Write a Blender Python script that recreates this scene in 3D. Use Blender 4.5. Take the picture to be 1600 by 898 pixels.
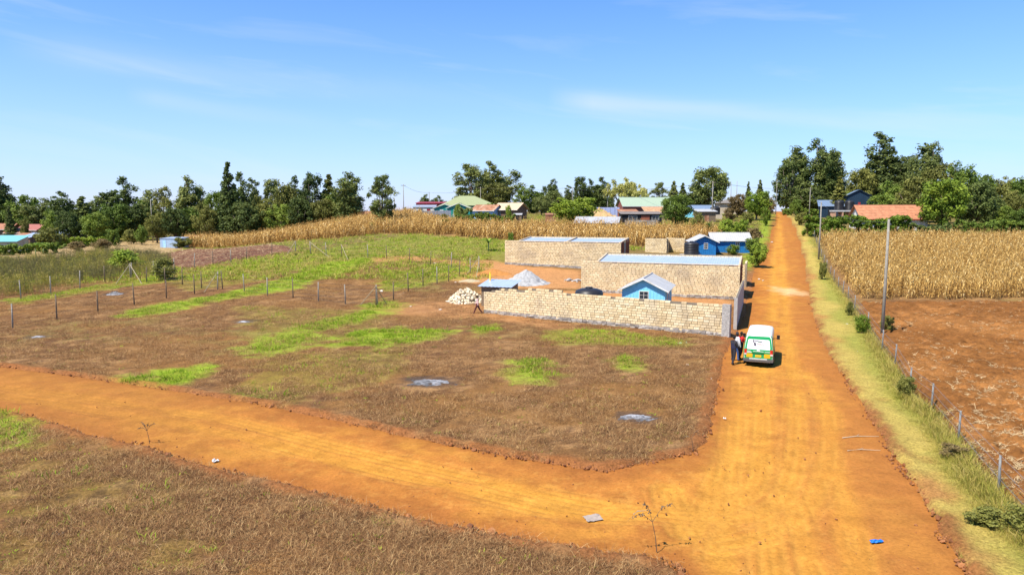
import bpy, bmesh, math, random
import numpy as np
from mathutils import Vector, Matrix
R = math.radians
random.seed(7); rng = np.random.default_rng(7)
for o in list(bpy.data.objects): bpy.data.objects.remove(o)
scene = bpy.context.scene
col = scene.collection

# ------------------------------------------------------------------ camera, sky, sun, exposure
CAM_H, PITCH, FPX = 9.3, R(6.3), 1081.0
cam = bpy.data.cameras.new('camera'); camo = bpy.data.objects.new('camera', cam); col.objects.link(camo)
cam.sensor_width = 36; cam.lens = 36 * FPX / 1600; cam.clip_start = .5; cam.clip_end = 20000
camo.location = (0, 0, CAM_H); camo.rotation_euler = (R(90) - PITCH, 0, 0)
scene.camera = camo
TO_SUN = Vector((-.50, -.42, 1)).normalized()
SUN_EL = math.asin(TO_SUN.z); SUN_ROT = math.atan2(TO_SUN.x, TO_SUN.y)
world = bpy.data.worlds.new('World'); scene.world = world; world.use_nodes = True
wn = world.node_tree.nodes; wl = world.node_tree.links; wn.clear()
wout = wn.new('ShaderNodeOutputWorld'); wbg = wn.new('ShaderNodeBackground')
sky = wn.new('ShaderNodeTexSky'); sky.sky_type = 'NISHITA'; sky.sun_disc = False
sky.sun_elevation = SUN_EL; sky.sun_rotation = SUN_ROT
sky.altitude = 1800; sky.air_density = 1.0; sky.dust_density = 0.25; sky.ozone_density = 5.0
wbg.inputs['Strength'].default_value = 0.093
def wnode(t, **k):
    n = wn.new(t)
    for a, b in k.items(): setattr(n, a, b)
    return n
def wmath(op, a, b=None):
    n = wnode('ShaderNodeMath', operation=op)
    for i, x in enumerate((a, b)):
        if x is None: continue
        if isinstance(x, (int, float)): n.inputs[i].default_value = x
        else: wl.new(x, n.inputs[i])
    return n.outputs[0]
# thin cirrus: stretched noise over the dome, same everywhere round the horizon
tc = wnode('ShaderNodeTexCoord'); sep = wnode('ShaderNodeSeparateXYZ'); wl.new(tc.outputs['Generated'], sep.inputs[0])
az = wmath('ARCTAN2', sep.outputs[0], sep.outputs[1]); el = sep.outputs[2]
cmb = wnode('ShaderNodeCombineXYZ')
wl.new(wmath('MULTIPLY', az, 1.6), cmb.inputs[0]); wl.new(wmath('ADD', wmath('MULTIPLY', el, 13.0), wmath('MULTIPLY', az, 1.3)), cmb.inputs[1])
nz = wnode('ShaderNodeTexNoise'); nz.inputs['Scale'].default_value = 1.55; nz.inputs['Detail'].default_value = 7; nz.inputs['Roughness'].default_value = .55
nz.inputs['Distortion'].default_value = .5
wl.new(cmb.outputs[0], nz.inputs['Vector'])
cr = wnode('ShaderNodeValToRGB'); cr.color_ramp.elements[0].position = .54; cr.color_ramp.elements[1].position = .9
wl.new(nz.outputs['Fac'], cr.inputs[0])
def streak(a0, a1, e0, slope, wid, amt):
    """one wisp of cirrus lying along a line of azimuth and elevation, torn by the same noise"""
    d = wmath('DIVIDE', wmath('SUBTRACT', el, wmath('SUBTRACT', e0, wmath('MULTIPLY', wmath('SUBTRACT', az, a0), slope))), wid)
    d = wmath('ADD', d, wmath('MULTIPLY', wmath('SUBTRACT', nz.outputs['Fac'], .5), 3.0))
    g = wmath('POWER', 2.718, wmath('MULTIPLY', wmath('MULTIPLY', d, d), -1.0))
    u = wmath('DIVIDE', wmath('SUBTRACT', az, a0), a1 - a0); w = wmath('MULTIPLY', wmath('MAXIMUM', wmath('SUBTRACT', 1.0, u), 0.0), wmath('MINIMUM', wmath('MAXIMUM', wmath('MULTIPLY', u, 9.0), 0.0), 1.0))
    return wmath('MULTIPLY', wmath('MULTIPLY', g, w), amt)
cloud_f = wmath('MINIMUM', wmath('ADD', wmath('ADD', wmath('MULTIPLY', cr.outputs[0], .42), streak(.05, .62, .155, .10, .013, .5)), wmath('ADD', streak(-.62, .05, .185, .05, .016, .2), streak(-.50, -.2, .14, .10, .011, .2))), 1.0)
mixc = wnode('ShaderNodeMix', data_type='RGBA'); wl.new(cloud_f, mixc.inputs[0])
tn = wnode('ShaderNodeMix', data_type='RGBA', blend_type='MULTIPLY'); tn.inputs[0].default_value = 1; wl.new(sky.outputs[0], tn.inputs[6]); tn.inputs[7].default_value = (.40, 1.08, 1.5, 1)
hz = wmath('POWER', 2.718, wmath('MULTIPLY', wmath('MAXIMUM', el, 0.0), -6.5))      # pale haze thickening towards the horizon, all the way round
mh = wnode('ShaderNodeMix', data_type='RGBA'); wl.new(hz, mh.inputs[0]); wl.new(tn.outputs[2], mh.inputs[6]); mh.inputs[7].default_value = (5.0, 5.35, 6.8, 1)
wl.new(mh.outputs[2], mixc.inputs[6]); mixc.inputs[7].default_value = (5.6, 6.1, 7.4, 1)
wl.new(mixc.outputs[2], wbg.inputs['Color']); wl.new(wbg.outputs[0], wout.inputs[0])
sun = bpy.data.lights.new('sun', 'SUN'); sun.energy = 5.0; sun.angle = R(.53); sun.color = (1, .925, .80)
suno = bpy.data.objects.new('sun', sun); col.objects.link(suno); suno.location = (-40, -20, 90)
suno.rotation_euler = TO_SUN.to_track_quat('Z', 'Y').to_euler()
scene.view_settings.view_transform = 'Standard'; scene.view_settings.look = 'None'
scene.view_settings.exposure = 0.74; scene.view_settings.gamma = 1

# ------------------------------------------------------------------ terrain function and picture geometry
_ry = np.arange(-500, 9000, 1.0)
_rz = np.interp(_ry, [-500, 66, 80, 100, 108, 125, 160, 186, 240, 300, 420, 900, 9000], [0, 0, .45, 1.8, 2.4, 3.5, 6.0, 7.2, 8.4, 9.0, 8.9, 7.5, -20])
_k = np.exp(-.5 * (np.arange(-15, 16) / 5.0) ** 2); _k /= _k.sum()
_rz = np.convolve(np.pad(_rz, 15, mode='edge'), _k, 'valid')
def sstep(a, b, x):
    t = np.clip((np.asarray(x, float) - a) / (b - a), 0, 1); return t * t * (3 - 2 * t)
def hgt(X, Y): return np.interp(Y, _ry, _rz) * (.12 + .88 * sstep(-72, -25, X))
def h(X, Y): return float(hgt(X, Y))
CP, SP = math.cos(PITCH), math.sin(PITCH)
def ray(px, py):
    u = (px - 800) / FPX; v = (449 - py) / FPX
    return u, CP + v * SP, -SP + v * CP
def G(px, py):
    dx, dy, dz = ray(px, py); t = 5.0
    while t < 1500:
        if CAM_H + dz * t < h(dx * t, dy * t): break
        t *= 1.01
    a, b = t / 1.01, t
    for _ in range(25):
        m = (a + b) / 2
        if CAM_H + dz * m < h(dx * m, dy * m): b = m
        else: a = m
    return (dx * b, dy * b)
def AT(px, Y):
    X = 0.0
    for _ in range(6): X = (px - 800) / FPX * (Y * CP + (CAM_H - h(X, Y)) * SP)
    return (X, float(Y))
def ZP(px, py, Y):
    dx, dy, dz = ray(px, py); return CAM_H + dz * Y / dy
def P3(xy, up=0): return Vector((xy[0], xy[1], h(*xy) + up))

def _hash(ix, iy, s):
    n = (ix * 374761393 + iy * 668265263 + s * 974711) & 0x7fffffff
    n = ((n ^ (n >> 13)) * 1274126177) & 0x7fffffff
    return ((n ^ (n >> 16)) & 0xffff) / 65535.0
def vn(x, y, s=0):
    x = np.asarray(x, float); y = np.asarray(y, float)
    ix = np.floor(x).astype(np.int64); iy = np.floor(y).astype(np.int64); fx = x - ix; fy = y - iy
    fx = fx * fx * (3 - 2 * fx); fy = fy * fy * (3 - 2 * fy)
    a = _hash(ix, iy, s); b = _hash(ix + 1, iy, s); c = _hash(ix, iy + 1, s); d = _hash(ix + 1, iy + 1, s)
    return (a * (1 - fx) + b * fx) * (1 - fy) + (c * (1 - fx) + d * fx) * fy
def fbm(x, y, s=0, o=4):
    r = 0; a = .5; t = 0
    for i in range(o): r = r + a * vn(x, y, s + i * 17); t += a; a *= .55; x = x * 2.03 + 3.1; y = y * 2.03 + 1.7
    return r / t
def sdist(X, Y, poly):
    """signed distance to polygon, positive inside"""
    sh = X.shape; X = X.ravel(); Y = Y.ravel(); d = np.full(X.shape, 1e9); ins = np.zeros(X.shape, bool)
    n = len(poly)
    for i in range(n):
        ax, ay = poly[i]; bx, by = poly[(i + 1) % n]; ex, ey = bx - ax, by - ay
        t = np.clip(((X - ax) * ex + (Y - ay) * ey) / (ex * ex + ey * ey + 1e-12), 0, 1)
        d = np.minimum(d, (X - ax - t * ex) ** 2 + (Y - ay - t * ey) ** 2)
        c = (ay > Y) != (by > Y)
        ins ^= c & (X < (bx - ax) * (Y - ay) / ((by - ay) if abs(by - ay) > 1e-9 else 1e-9) + ax)
    d = np.sqrt(d); return np.where(ins, d, -d).reshape(sh)
def ldist(X, Y, line):
    d = np.full(X.shape, 1e9)
    for (ax, ay), (bx, by) in zip(line[:-1], line[1:]):
        ex, ey = bx - ax, by - ay
        t = np.clip(((X - ax) * ex + (Y - ay) * ey) / (ex * ex + ey * ey + 1e-12), 0, 1)
        d = np.minimum(d, (X - ax - t * ex) ** 2 + (Y - ay - t * ey) ** 2)
    return np.sqrt(d)
def smooth_line(pts, n=6):
    out = []; P = [pts[0]] + list(pts) + [pts[-1]]
    for i in range(1, len(P) - 2):
        for k in range(n):
            t = k / n; a, b, c, d = (np.array(q, float) for q in P[i - 1:i + 3])
            out.append(tuple(.5 * (2 * b + (c - a) * t + (2 * a - 5 * b + 4 * c - d) * t * t + (3 * b - a - 3 * c + d) * t ** 3)))
    out.append(tuple(pts[-1])); return out
def GP(pix): return [G(*p) for p in pix]

# ------------------------------------------------------------------ object helpers
def tag(o, label=None, cat=None, group=None, kind=None):
    if label: o['label'] = label
    if cat: o['category'] = cat
    if group: o['group'] = group
    if kind: o['kind'] = kind
    return o
def thing(name, label, cat, loc=(0, 0, 0), rz=0, group=None, scale=None):
    o = bpy.data.objects.new(name, None); col.objects.link(o); o.location = loc; o.rotation_euler = (0, 0, rz)
    o.empty_display_size = .2
    if scale: o.scale = scale
    return tag(o, label, cat, group)
def link(name, me, mat=None, parent=None):
    if mat is not None and not me.materials:
        for m in (mat if isinstance(mat, (list, tuple)) else [mat]): me.materials.append(m)
    o = bpy.data.objects.new(name, me); col.objects.link(o)
    if parent: o.parent = parent
    return o
def npmesh(name, V, F, attrs=None, smooth=False):
    """V (n,3), F (m,k) constant size faces"""
    V = np.ascontiguousarray(V, np.float32); F = np.ascontiguousarray(F, np.int32); k = F.shape[1]
    me = bpy.data.meshes.new(name); me.vertices.add(len(V)); me.vertices.foreach_set('co', V.ravel())
    me.loops.add(F.size); me.loops.foreach_set('vertex_index', F.ravel())
    me.polygons.add(len(F)); me.polygons.foreach_set('loop_start', np.arange(0, F.size, k, dtype=np.int32))
    try: me.polygons.foreach_set('loop_total', np.full(len(F), k, np.int32))
    except Exception: pass
    if smooth: me.polygons.foreach_set('use_smooth', np.ones(len(F), bool))
    for an, (ty, arr) in (attrs or {}).items():
        a = me.attributes.new(an, ty, 'POINT')
        a.data.foreach_set('color' if ty == 'FLOAT_COLOR' else 'vector' if ty == 'FLOAT_VECTOR' else 'value', np.ascontiguousarray(arr).ravel())
    me.update(calc_edges=True); me.validate(); return me
class MB:
    def __init__(s): s.v = []; s.f = []; s.m = []; s.t = []
    def face(s, pts, mi=0, tint=.5):
        b = len(s.v); s.v += [tuple(p) for p in pts]; s.f.append(tuple(range(b, b + len(pts)))); s.m.append(mi); s.t += [tint] * len(pts)
    def hexa(s, c, mi=0, tint=.5):
        b = len(s.v); s.v += [tuple(p) for p in c]; s.t += [tint] * 8
        for q in ((3, 2, 1, 0), (4, 5, 6, 7), (0, 1, 5, 4), (1, 2, 6, 5), (2, 3, 7, 6), (3, 0, 4, 7)): s.f.append(tuple(b + i for i in q)); s.m.append(mi)
    def box(s, x0, x1, y0, y1, z0, z1, mi=0, tint=.5):
        s.hexa([(x0, y0, z0), (x1, y0, z0), (x1, y1, z0), (x0, y1, z0), (x0, y0, z1), (x1, y0, z1), (x1, y1, z1), (x0, y1, z1)], mi, tint)
    def slab(s, pts, th, mi=0):
        """solid sheet from a polygon (counter-clockwise seen from above), thickness downwards along its normal"""
        P = [Vector(p) for p in pts]; n = (P[1] - P[0]).cross(P[2] - P[0]).normalized()
        b = len(s.v); k = len(P); s.v += [tuple(p) for p in P] + [tuple(p - n * th) for p in P]; s.t += [.5] * (2 * k)
        s.f.append(tuple(range(b, b + k))); s.m.append(mi); s.f.append(tuple(range(b + 2 * k - 1, b + k - 1, -1))); s.m.append(mi)
        for i in range(k): j = (i + 1) % k; s.f.append((b + j, b + i, b + k + i, b + k + j)); s.m.append(mi)
    def tube(s, path, rad, n=6, mi=0, cap=True, tint=.5):
        P = [Vector(p) for p in path]; rad = rad if hasattr(rad, '__len__') else [rad] * len(P); b = len(s.v)
        for i, p in enumerate(P):
            d = (P[min(i + 1, len(P) - 1)] - P[max(i - 1, 0)]).normalized()
            u = d.orthogonal().normalized() if abs(d.z) > .95 or abs(d.z) < .05 else d.cross(Vector((0, 0, 1))).normalized()
            if abs(d.z) > .95: u = (Vector((1, 0, 0)) - d * d.x).normalized()
            w = d.cross(u)
            for k in range(n):
                a = 2 * math.pi * k / n; s.v.append(tuple(p + (u * math.cos(a) + w * math.sin(a)) * rad[i])); s.t.append(tint)
        for i in range(len(P) - 1):
            for k in range(n):
                a = b + i * n + k; c = b + i * n + (k + 1) % n; s.f.append((a, c, c + n, a + n)); s.m.append(mi)
        if cap:
            s.f.append(tuple(b + k for k in range(n - 1, -1, -1))); s.m.append(mi)
            e = b + (len(P) - 1) * n; s.f.append(tuple(e + k for k in range(n))); s.m.append(mi)
    def lathe(s, prof, n=16, c=(0, 0, 0), mi=0):
        b = len(s.v)
        for r, z in prof:
            for k in range(n): a = 2 * math.pi * k / n; s.v.append((c[0] + r * math.cos(a), c[1] + r * math.sin(a), c[2] + z)); s.t.append(.5)
        for i in range(len(prof) - 1):
            for k in range(n): a = b + i * n + k; d = b + i * n + (k + 1) % n; s.f.append((a, d, d + n, a + n)); s.m.append(mi)
        s.f.append(tuple(b + k for k in range(n - 1, -1, -1))); s.m.append(mi)
        e = b + (len(prof) - 1) * n; s.f.append(tuple(e + k for k in range(n))); s.m.append(mi)
    def corr(s, p00, p10, p11, p01, waves, amp, mi=0):
        """corrugated sheet: ridges run p00->p01, waves across p00->p10; closed underside omitted but 1 cm thick"""
        p00, p10, p11, p01 = map(Vector, (p00, p10, p11, p01)); n = (p10 - p00).cross(p01 - p00).normalized(); N = waves * 4
        for off, flip in ((0, False), (-.012, True)):
            b = len(s.v)
            for i in range(N + 1):
                u = i / N; o = n * (amp * math.sin(2 * math.pi * u * waves) + off)
                s.v.append(tuple(p00.lerp(p10, u) + o)); s.v.append(tuple(p01.lerp(p11, u) + o)); s.t += [.5, .5]
            for i in range(N):
                q = (b + 2 * i, b + 2 * i + 2, b + 2 * i + 3, b + 2 * i + 1); s.f.append(q[::-1] if flip else q); s.m.append(mi)
    def mesh(s, name, smooth=False):
        me = bpy.data.meshes.new(name); me.from_pydata(s.v, [], s.f)
        if any(s.m): me.polygons.foreach_set('material_index', s.m)
        a = me.attributes.new('tint', 'FLOAT', 'POINT'); a.data.foreach_set('value', s.t)
        if smooth: me.polygons.foreach_set('use_smooth', [True] * len(s.f))
        me.update(); return me
    def build(s, name, mat, parent=None, smooth=False): return link(name, s.mesh(name, smooth), mat, parent)

# ------------------------------------------------------------------ materials
def newmat(name):
    m = bpy.data.materials.new(name); m.use_nodes = True; nt = m.node_tree; nt.nodes.clear()
    out = nt.nodes.new('ShaderNodeOutputMaterial'); b = nt.nodes.new('ShaderNodeBsdfPrincipled'); nt.links.new(b.outputs[0], out.inputs[0])
    return m, nt, b, out
def N(nt, t, **k):
    n = nt.nodes.new(t)
    for a, b in k.items():
        if a in n.inputs: n.inputs[a].default_value = b
        else: setattr(n, a, b)
    return n
def mixrgb(nt, f, a, b, mode='MIX'):
    n = nt.nodes.new('ShaderNodeMix'); n.data_type = 'RGBA'; n.blend_type = mode
    for sock, x in ((n.inputs[0], f), (n.inputs[6], a), (n.inputs[7], b)):
        if isinstance(x, (int, float)): sock.default_value = x
        elif isinstance(x, (tuple, list)): sock.default_value = (*x[:3], 1)
        else: nt.links.new(x, sock)
    return n.outputs[2]
def noise(nt, scale, detail=4, rough=.6, coord='Object', stretch=None):
    t = nt.nodes.new('ShaderNodeTexCoord'); v = t.outputs[coord]
    if stretch:
        mp = nt.nodes.new('ShaderNodeMapping'); mp.inputs['Scale'].default_value = stretch; nt.links.new(v, mp.inputs[0]); v = mp.outputs[0]
    n = nt.nodes.new('ShaderNodeTexNoise'); n.inputs['Scale'].default_value = scale; n.inputs['Detail'].default_value = detail; n.inputs['Roughness'].default_value = rough
    nt.links.new(v, n.inputs['Vector']); return n.outputs['Fac']
def ramp(nt, fac, stops):
    n = nt.nodes.new('ShaderNodeValToRGB'); e = n.color_ramp.elements
    while len(e) < len(stops): e.new(.5)
    for x, (p, c) in zip(e, stops): x.position = p; x.color = (*c, 1) if len(c) == 3 else c
    nt.links.new(fac, n.inputs[0]); return n.outputs[0]
def bump(nt, b, fac, strength=.4, dist=.02):
    n = nt.nodes.new('ShaderNodeBump'); n.inputs['Strength'].default_value = strength; n.inputs['Distance'].default_value = dist
    nt.links.new(fac, n.inputs['Height']); nt.links.new(n.outputs[0], b.inputs['Normal'])
MATS = {}
def plain(name, c, rough=.6, metal=0, var=.25, scale=3.0, spec=.3, dirt=None, coord='Object'):
    """a colour with uneven wear"""
    if name in MATS: return MATS[name]
    m, nt, b, _ = newmat(name); f = noise(nt, scale, 5, .65, coord)
    lo = tuple(x * (1 - var) for x in c); hi = tuple(min(1, x * (1 + var * .6)) for x in c)
    cc = ramp(nt, f, [(.3, lo), (.7, hi)])
    if dirt:
        f2 = noise(nt, scale * .37, 6, .7, coord); fr = ramp(nt, f2, [(.5, (0, 0, 0)), (.72, (1, 1, 1))]); cc = mixrgb(nt, fr, cc, dirt)
    nt.links.new(cc, b.inputs['Base Color']); b.inputs['Roughness'].default_value = rough; b.inputs['Metallic'].default_value = metal
    b.inputs['Specular IOR Level'].default_value = spec; MATS[name] = m; return m
def tinted(name, stops, rough=.85, scale=6, var=.2, use='tint', bumpy=0, translucent=0, stain=None):
    """colour picked per piece: a vertex attribute or the object's own random number"""
    if name in MATS: return MATS[name]
    m, nt, b, out = newmat(name)
    if use == 'random': fac = nt.nodes.new('ShaderNodeObjectInfo').outputs['Random']
    elif use == 'both':
        a = N(nt, 'ShaderNodeAttribute', attribute_name='tint'); oi = nt.nodes.new('ShaderNodeObjectInfo')
        mm = N(nt, 'ShaderNodeMath', operation='MULTIPLY_ADD'); nt.links.new(oi.outputs['Random'], mm.inputs[0]); mm.inputs[1].default_value = .5
        ma = N(nt, 'ShaderNodeMath', operation='MULTIPLY'); nt.links.new(a.outputs['Fac'], ma.inputs[0]); ma.inputs[1].default_value = .6
        nt.links.new(ma.outputs[0], mm.inputs[2]); fac = mm.outputs[0]
    else: fac = N(nt, 'ShaderNodeAttribute', attribute_name='tint').outputs['Fac']
    cc = ramp(nt, fac, stops); f = noise(nt, scale, 4, .6)
    g = ramp(nt, f, [(.3, (1 - var,) * 3), (.7, (1 + var * .5,) * 3)]); cc = mixrgb(nt, 1.0, cc, g, 'MULTIPLY')
    nt.links.new(cc, b.inputs['Base Color']); b.inputs['Roughness'].default_value = rough; b.inputs['Specular IOR Level'].default_value = .2
    if stain:
        gp = nt.nodes.new('ShaderNodeNewGeometry'); sn_ = nt.nodes.new('ShaderNodeTexNoise'); sn_.inputs['Scale'].default_value = .55; sn_.inputs['Detail'].default_value = 6; nt.links.new(gp.outputs['Position'], sn_.inputs['Vector'])
        cc = mixrgb(nt, ramp(nt, sn_.outputs['Fac'], [(.5, (0, 0, 0)), (.75, (.75, .75, .75))]), cc, stain)
        nt.links.new(cc, b.inputs['Base Color'])
    if bumpy: bump(nt, b, noise(nt, scale * 4, 5, .7), bumpy, .02)
    if translucent:
        tr = nt.nodes.new('ShaderNodeBsdfTranslucent'); nt.links.new(cc, tr.inputs[0]); mx = nt.nodes.new('ShaderNodeMixShader'); mx.inputs[0].default_value = translucent
        nt.links.new(b.outputs[0], mx.inputs[1]); nt.links.new(tr.outputs[0], mx.inputs[2]); nt.links.new(mx.outputs[0], out.inputs[0])
    MATS[name] = m; return m
def soil_mat(name, fine=9.0, lo=.6, hi=1.3, bs=.6, bd=.05, streak=None):
    """ground whose own colour is stored per vertex, broken up by fine grain"""
    m, nt, b, _ = newmat(name); a = N(nt, 'ShaderNodeAttribute', attribute_name='col')
    f1 = noise(nt, fine, 6, .72); f2 = noise(nt, fine * .13, 4, .6)
    g = ramp(nt, f1, [(.28, (lo,) * 3), (.5, (1, 1, 1)), (.74, (hi,) * 3)]); g2 = ramp(nt, f2, [(.3, (.84,) * 3), (.7, (1.12,) * 3)])
    c = mixrgb(nt, 1.0, a.outputs['Color'], g, 'MULTIPLY'); c = mixrgb(nt, 1.0, c, g2, 'MULTIPLY')
    nt.links.new(c, b.inputs['Base Color']); b.inputs['Roughness'].default_value = .95; b.inputs['Specular IOR Level'].default_value = .08
    bump(nt, b, f1, bs, bd); return m

# ------------------------------------------------------------------ the ground: regions laid out on the land
ROAD_L = [(1213, 331), (1209, 350), (1203, 375), (1196, 395), (1180, 420), (1172, 450), (1160, 500), (1145, 530), (1130, 560), (1120, 610), (1110, 660), (1103, 692), (1080, 708), (1020, 722), (945, 737), (880, 727), (790, 712), (700, 695), (610, 676), (520, 655), (400, 631), (250, 607), (130, 590), (0, 573), (-200, 550)]
TRACK_LO = [(-200, 606), (0, 642), (60, 655), (130, 677), (230, 701), (350, 737), (440, 757), (520, 776), (610, 799), (700, 821), (780, 838), (860, 851), (930, 862), (990, 869), (1040, 880), (1075, 897)]
ROAD_R = [(1510, 898), (1465, 815), (1440, 770), (1400, 715), (1360, 655), (1330, 605), (1300, 560), (1280, 520), (1268, 480), (1262, 440), (1257, 405), (1248, 370), (1236, 345), (1224, 331)]
rl = GP(ROAD_L); tl = GP(TRACK_LO); rr = GP(ROAD_R)
nearL = tl[-1]; nearR = rr[0]
far_c = Vector((rl[0][0] + rr[-1][0], rl[0][1] + rr[-1][1])) / 2; dirv = Vector((.33, .944))
fl = far_c + dirv * 500; ROAD = [(fl.x - 3, fl.y), (far_c.x - 2.2, far_c.y + 20)] + rl + tl + [(nearL[0] - 2.5, 4), (nearL[0] - 5, -150), (nearR[0], -150), (nearR[0] - 1, 4)] + rr + [(far_c.x + 2.2, far_c.y + 20), (fl.x + 3, fl.y)]
PLOUGH_R = [G(1385, 552), G(1425, 618), G(1460, 646), G(1502, 698), G(1566, 776), (23, 14), (130, 14), (130, 72.5), G(1345, 474), G(1350, 500)]
PLOUGH_L = GP([(232, 408), (262, 396), (300, 389), (420, 383), (452, 386), (458, 394), (380, 405), (330, 414), (287, 421), (262, 414)])
TAN_L = GP([(0, 400), (60, 393), (110, 384), (200, 378), (268, 375), (302, 386), (250, 399), (190, 397), (110, 402), (40, 412)])
CORN_R = [G(1342, 469), (130, 72.8), (130, 129), AT(1283, 129), AT(1296, 108), AT(1318, 86)]
CORN_L = GP([(296, 387), (420, 381), (520, 374), (596, 366), (655, 366), (700, 370), (785, 375)]) + [AT(870, 121), AT(960, 122), AT(1004, 119), AT(1060, 122), AT(1128, 124), AT(1128, 137), AT(1000, 142), AT(870, 148), AT(742, 148), AT(690, 158), AT(640, 196), AT(480, 196), AT(330, 190), AT(285, 170)]
GREEN = [(GP(p), s) for p, s in [
    ([(-40, 640), (15, 645), (42, 665), (38, 690), (0, 700), (-40, 700)], 1), ([(170, 602), (225, 590), (300, 576), (328, 582), (290, 598), (240, 609)], 1),
    ([(388, 548), (440, 526), (470, 511), (520, 499), (578, 486), (588, 491), (560, 505), (500, 518), (455, 546), (402, 553)], .9),
    ([(524, 541), (550, 521), (620, 514), (705, 519), (650, 536), (585, 543)], 1), ([(184, 496), (212, 486), (300, 469), (370, 456), (440, 436), (480, 421), (560, 403), (580, 407), (545, 418), (492, 437), (447, 454), (380, 463), (320, 473), (230, 494)], 1),
    ([(262, 442), (330, 420), (440, 402), (540, 386), (640, 367), (795, 374), (795, 412), (730, 398), (640, 399), (560, 403), (480, 420), (400, 440), (300, 455)], .34),
    ([(600, 432), (690, 412), (745, 420), (700, 440), (640, 452), (600, 455)], .5), ([(812, 565), (850, 562), (872, 590), (850, 600), (815, 585)], .85), ([(962, 562), (985, 556), (1004, 570), (975, 576)], .85),
    ([(738, 512), (770, 508), (786, 517), (750, 521)], .9), ([(860, 520), (930, 515), (1060, 532), (1065, 542), (960, 540), (870, 536)], .55), ([(40, 634), (90, 630), (80, 640), (50, 643)], .5), ([(98, 650), (130, 643), (120, 653)], .6),
    ([(1160, 425), (1168, 395), (1195, 345), (1212, 334), (1207, 362), (1196, 392), (1184, 418)], .9), ([(610, 490), (560, 480), (600, 468), (625, 478)], .6),
    ([(0, 470), (60, 462), (200, 440), (260, 430), (250, 442), (130, 458), (30, 474)], .6),
    ([(330, 640), (450, 560), (640, 545), (620, 580), (480, 620), (400, 650)], .22), ([(370, 480), (600, 490), (560, 540), (420, 540)], .2), ([(60, 720), (300, 760), (300, 898), (0, 898), (0, 760)], .1)]]
BARE = [(GP(p), s) for p, s in [
    ([(690, 428), (760, 406), (800, 414), (912, 424), (908, 452), (880, 452), (790, 452), (752, 444), (700, 440)], .9), ([(570, 404), (640, 400), (745, 412), (760, 422), (660, 408), (580, 410)], .8),
    ([(590, 480), (700, 470), (770, 480), (900, 512), (1000, 528), (900, 520), (760, 500), (600, 492)], .55), ([(752, 455), (905, 455), (1140, 470), (1140, 500), (760, 480)], .8), ([(1150, 520), (1165, 440), (1190, 415), (1185, 470), (1160, 530)], 1.0)]]
TYRE = [[(1240, 571), (1246, 640), (1245, 700), (1228, 765), (1188, 800), (1110, 808), (1000, 800), (860, 776), (700, 738), (520, 697), (350, 655), (150, 625), (0, 604)],
        [(1188, 575), (1190, 660), (1186, 740), (1150, 785), (1060, 800), (900, 800), (720, 762), (520, 716), (350, 675), (150, 640), (0, 617)],
        [(1260, 583), (1290, 635), (1295, 703), (1276, 770), (1215, 825), (1120, 850)], [(1151, 590), (1146, 650), (1142, 703), (1120, 765), (1085, 830)],
        [(1236, 571), (1229, 500), (1224, 440), (1222, 400), (1217, 350), (1216, 333)], [(1208, 500), (1210, 440), (1211, 400), (1214, 350)],
        [(1188, 575), (1196, 520)], [(1200, 800), (1205, 850), (1210, 897)], [(1228, 765), (1250, 830), (1270, 897)], [(1042, 766), (1075, 795), (1110, 808)], [(1042, 766), (1052, 800), (1072, 832)],
        [(1295, 703), (1320, 790), (1340, 897)], [(1142, 703), (1135, 800), (1120, 897)]]
TYRE = [smooth_line(GP(t)) for t in TYRE]
FENCE_R_PX = [(1640, 860), (1560, 772), (1497, 693), (1455, 642), (1421, 613), (1398, 572), (1378, 548), (1356, 515), (1335, 485), (1325, 467), (1317, 459), (1310, 450), (1303, 440), (1297, 431), (1292, 422), (1287.5, 412), (1283, 402), (1279, 392), (1276, 382), (1272, 372)]
FENCE_R = GP(FENCE_R_PX)
VERGE = rr + FENCE_R[::-1] + [(nearR[0] + 5.5, 2), (nearR[0] + .3, 2)]
CHAR = [(*G(674, 599), 1.75), (*G(992, 654), 1.3), (*G(381, 504), 1.2), (*G(60, 528), 1.1), (*G(180, 461), 1.6), (*G(645, 594), .7)]
def lerp3(a, b, t): return a * (1 - t[..., None]) + np.array(b) * t[..., None]
def road_sd(X, Y): return sdist(X, Y, ROAD)
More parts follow.
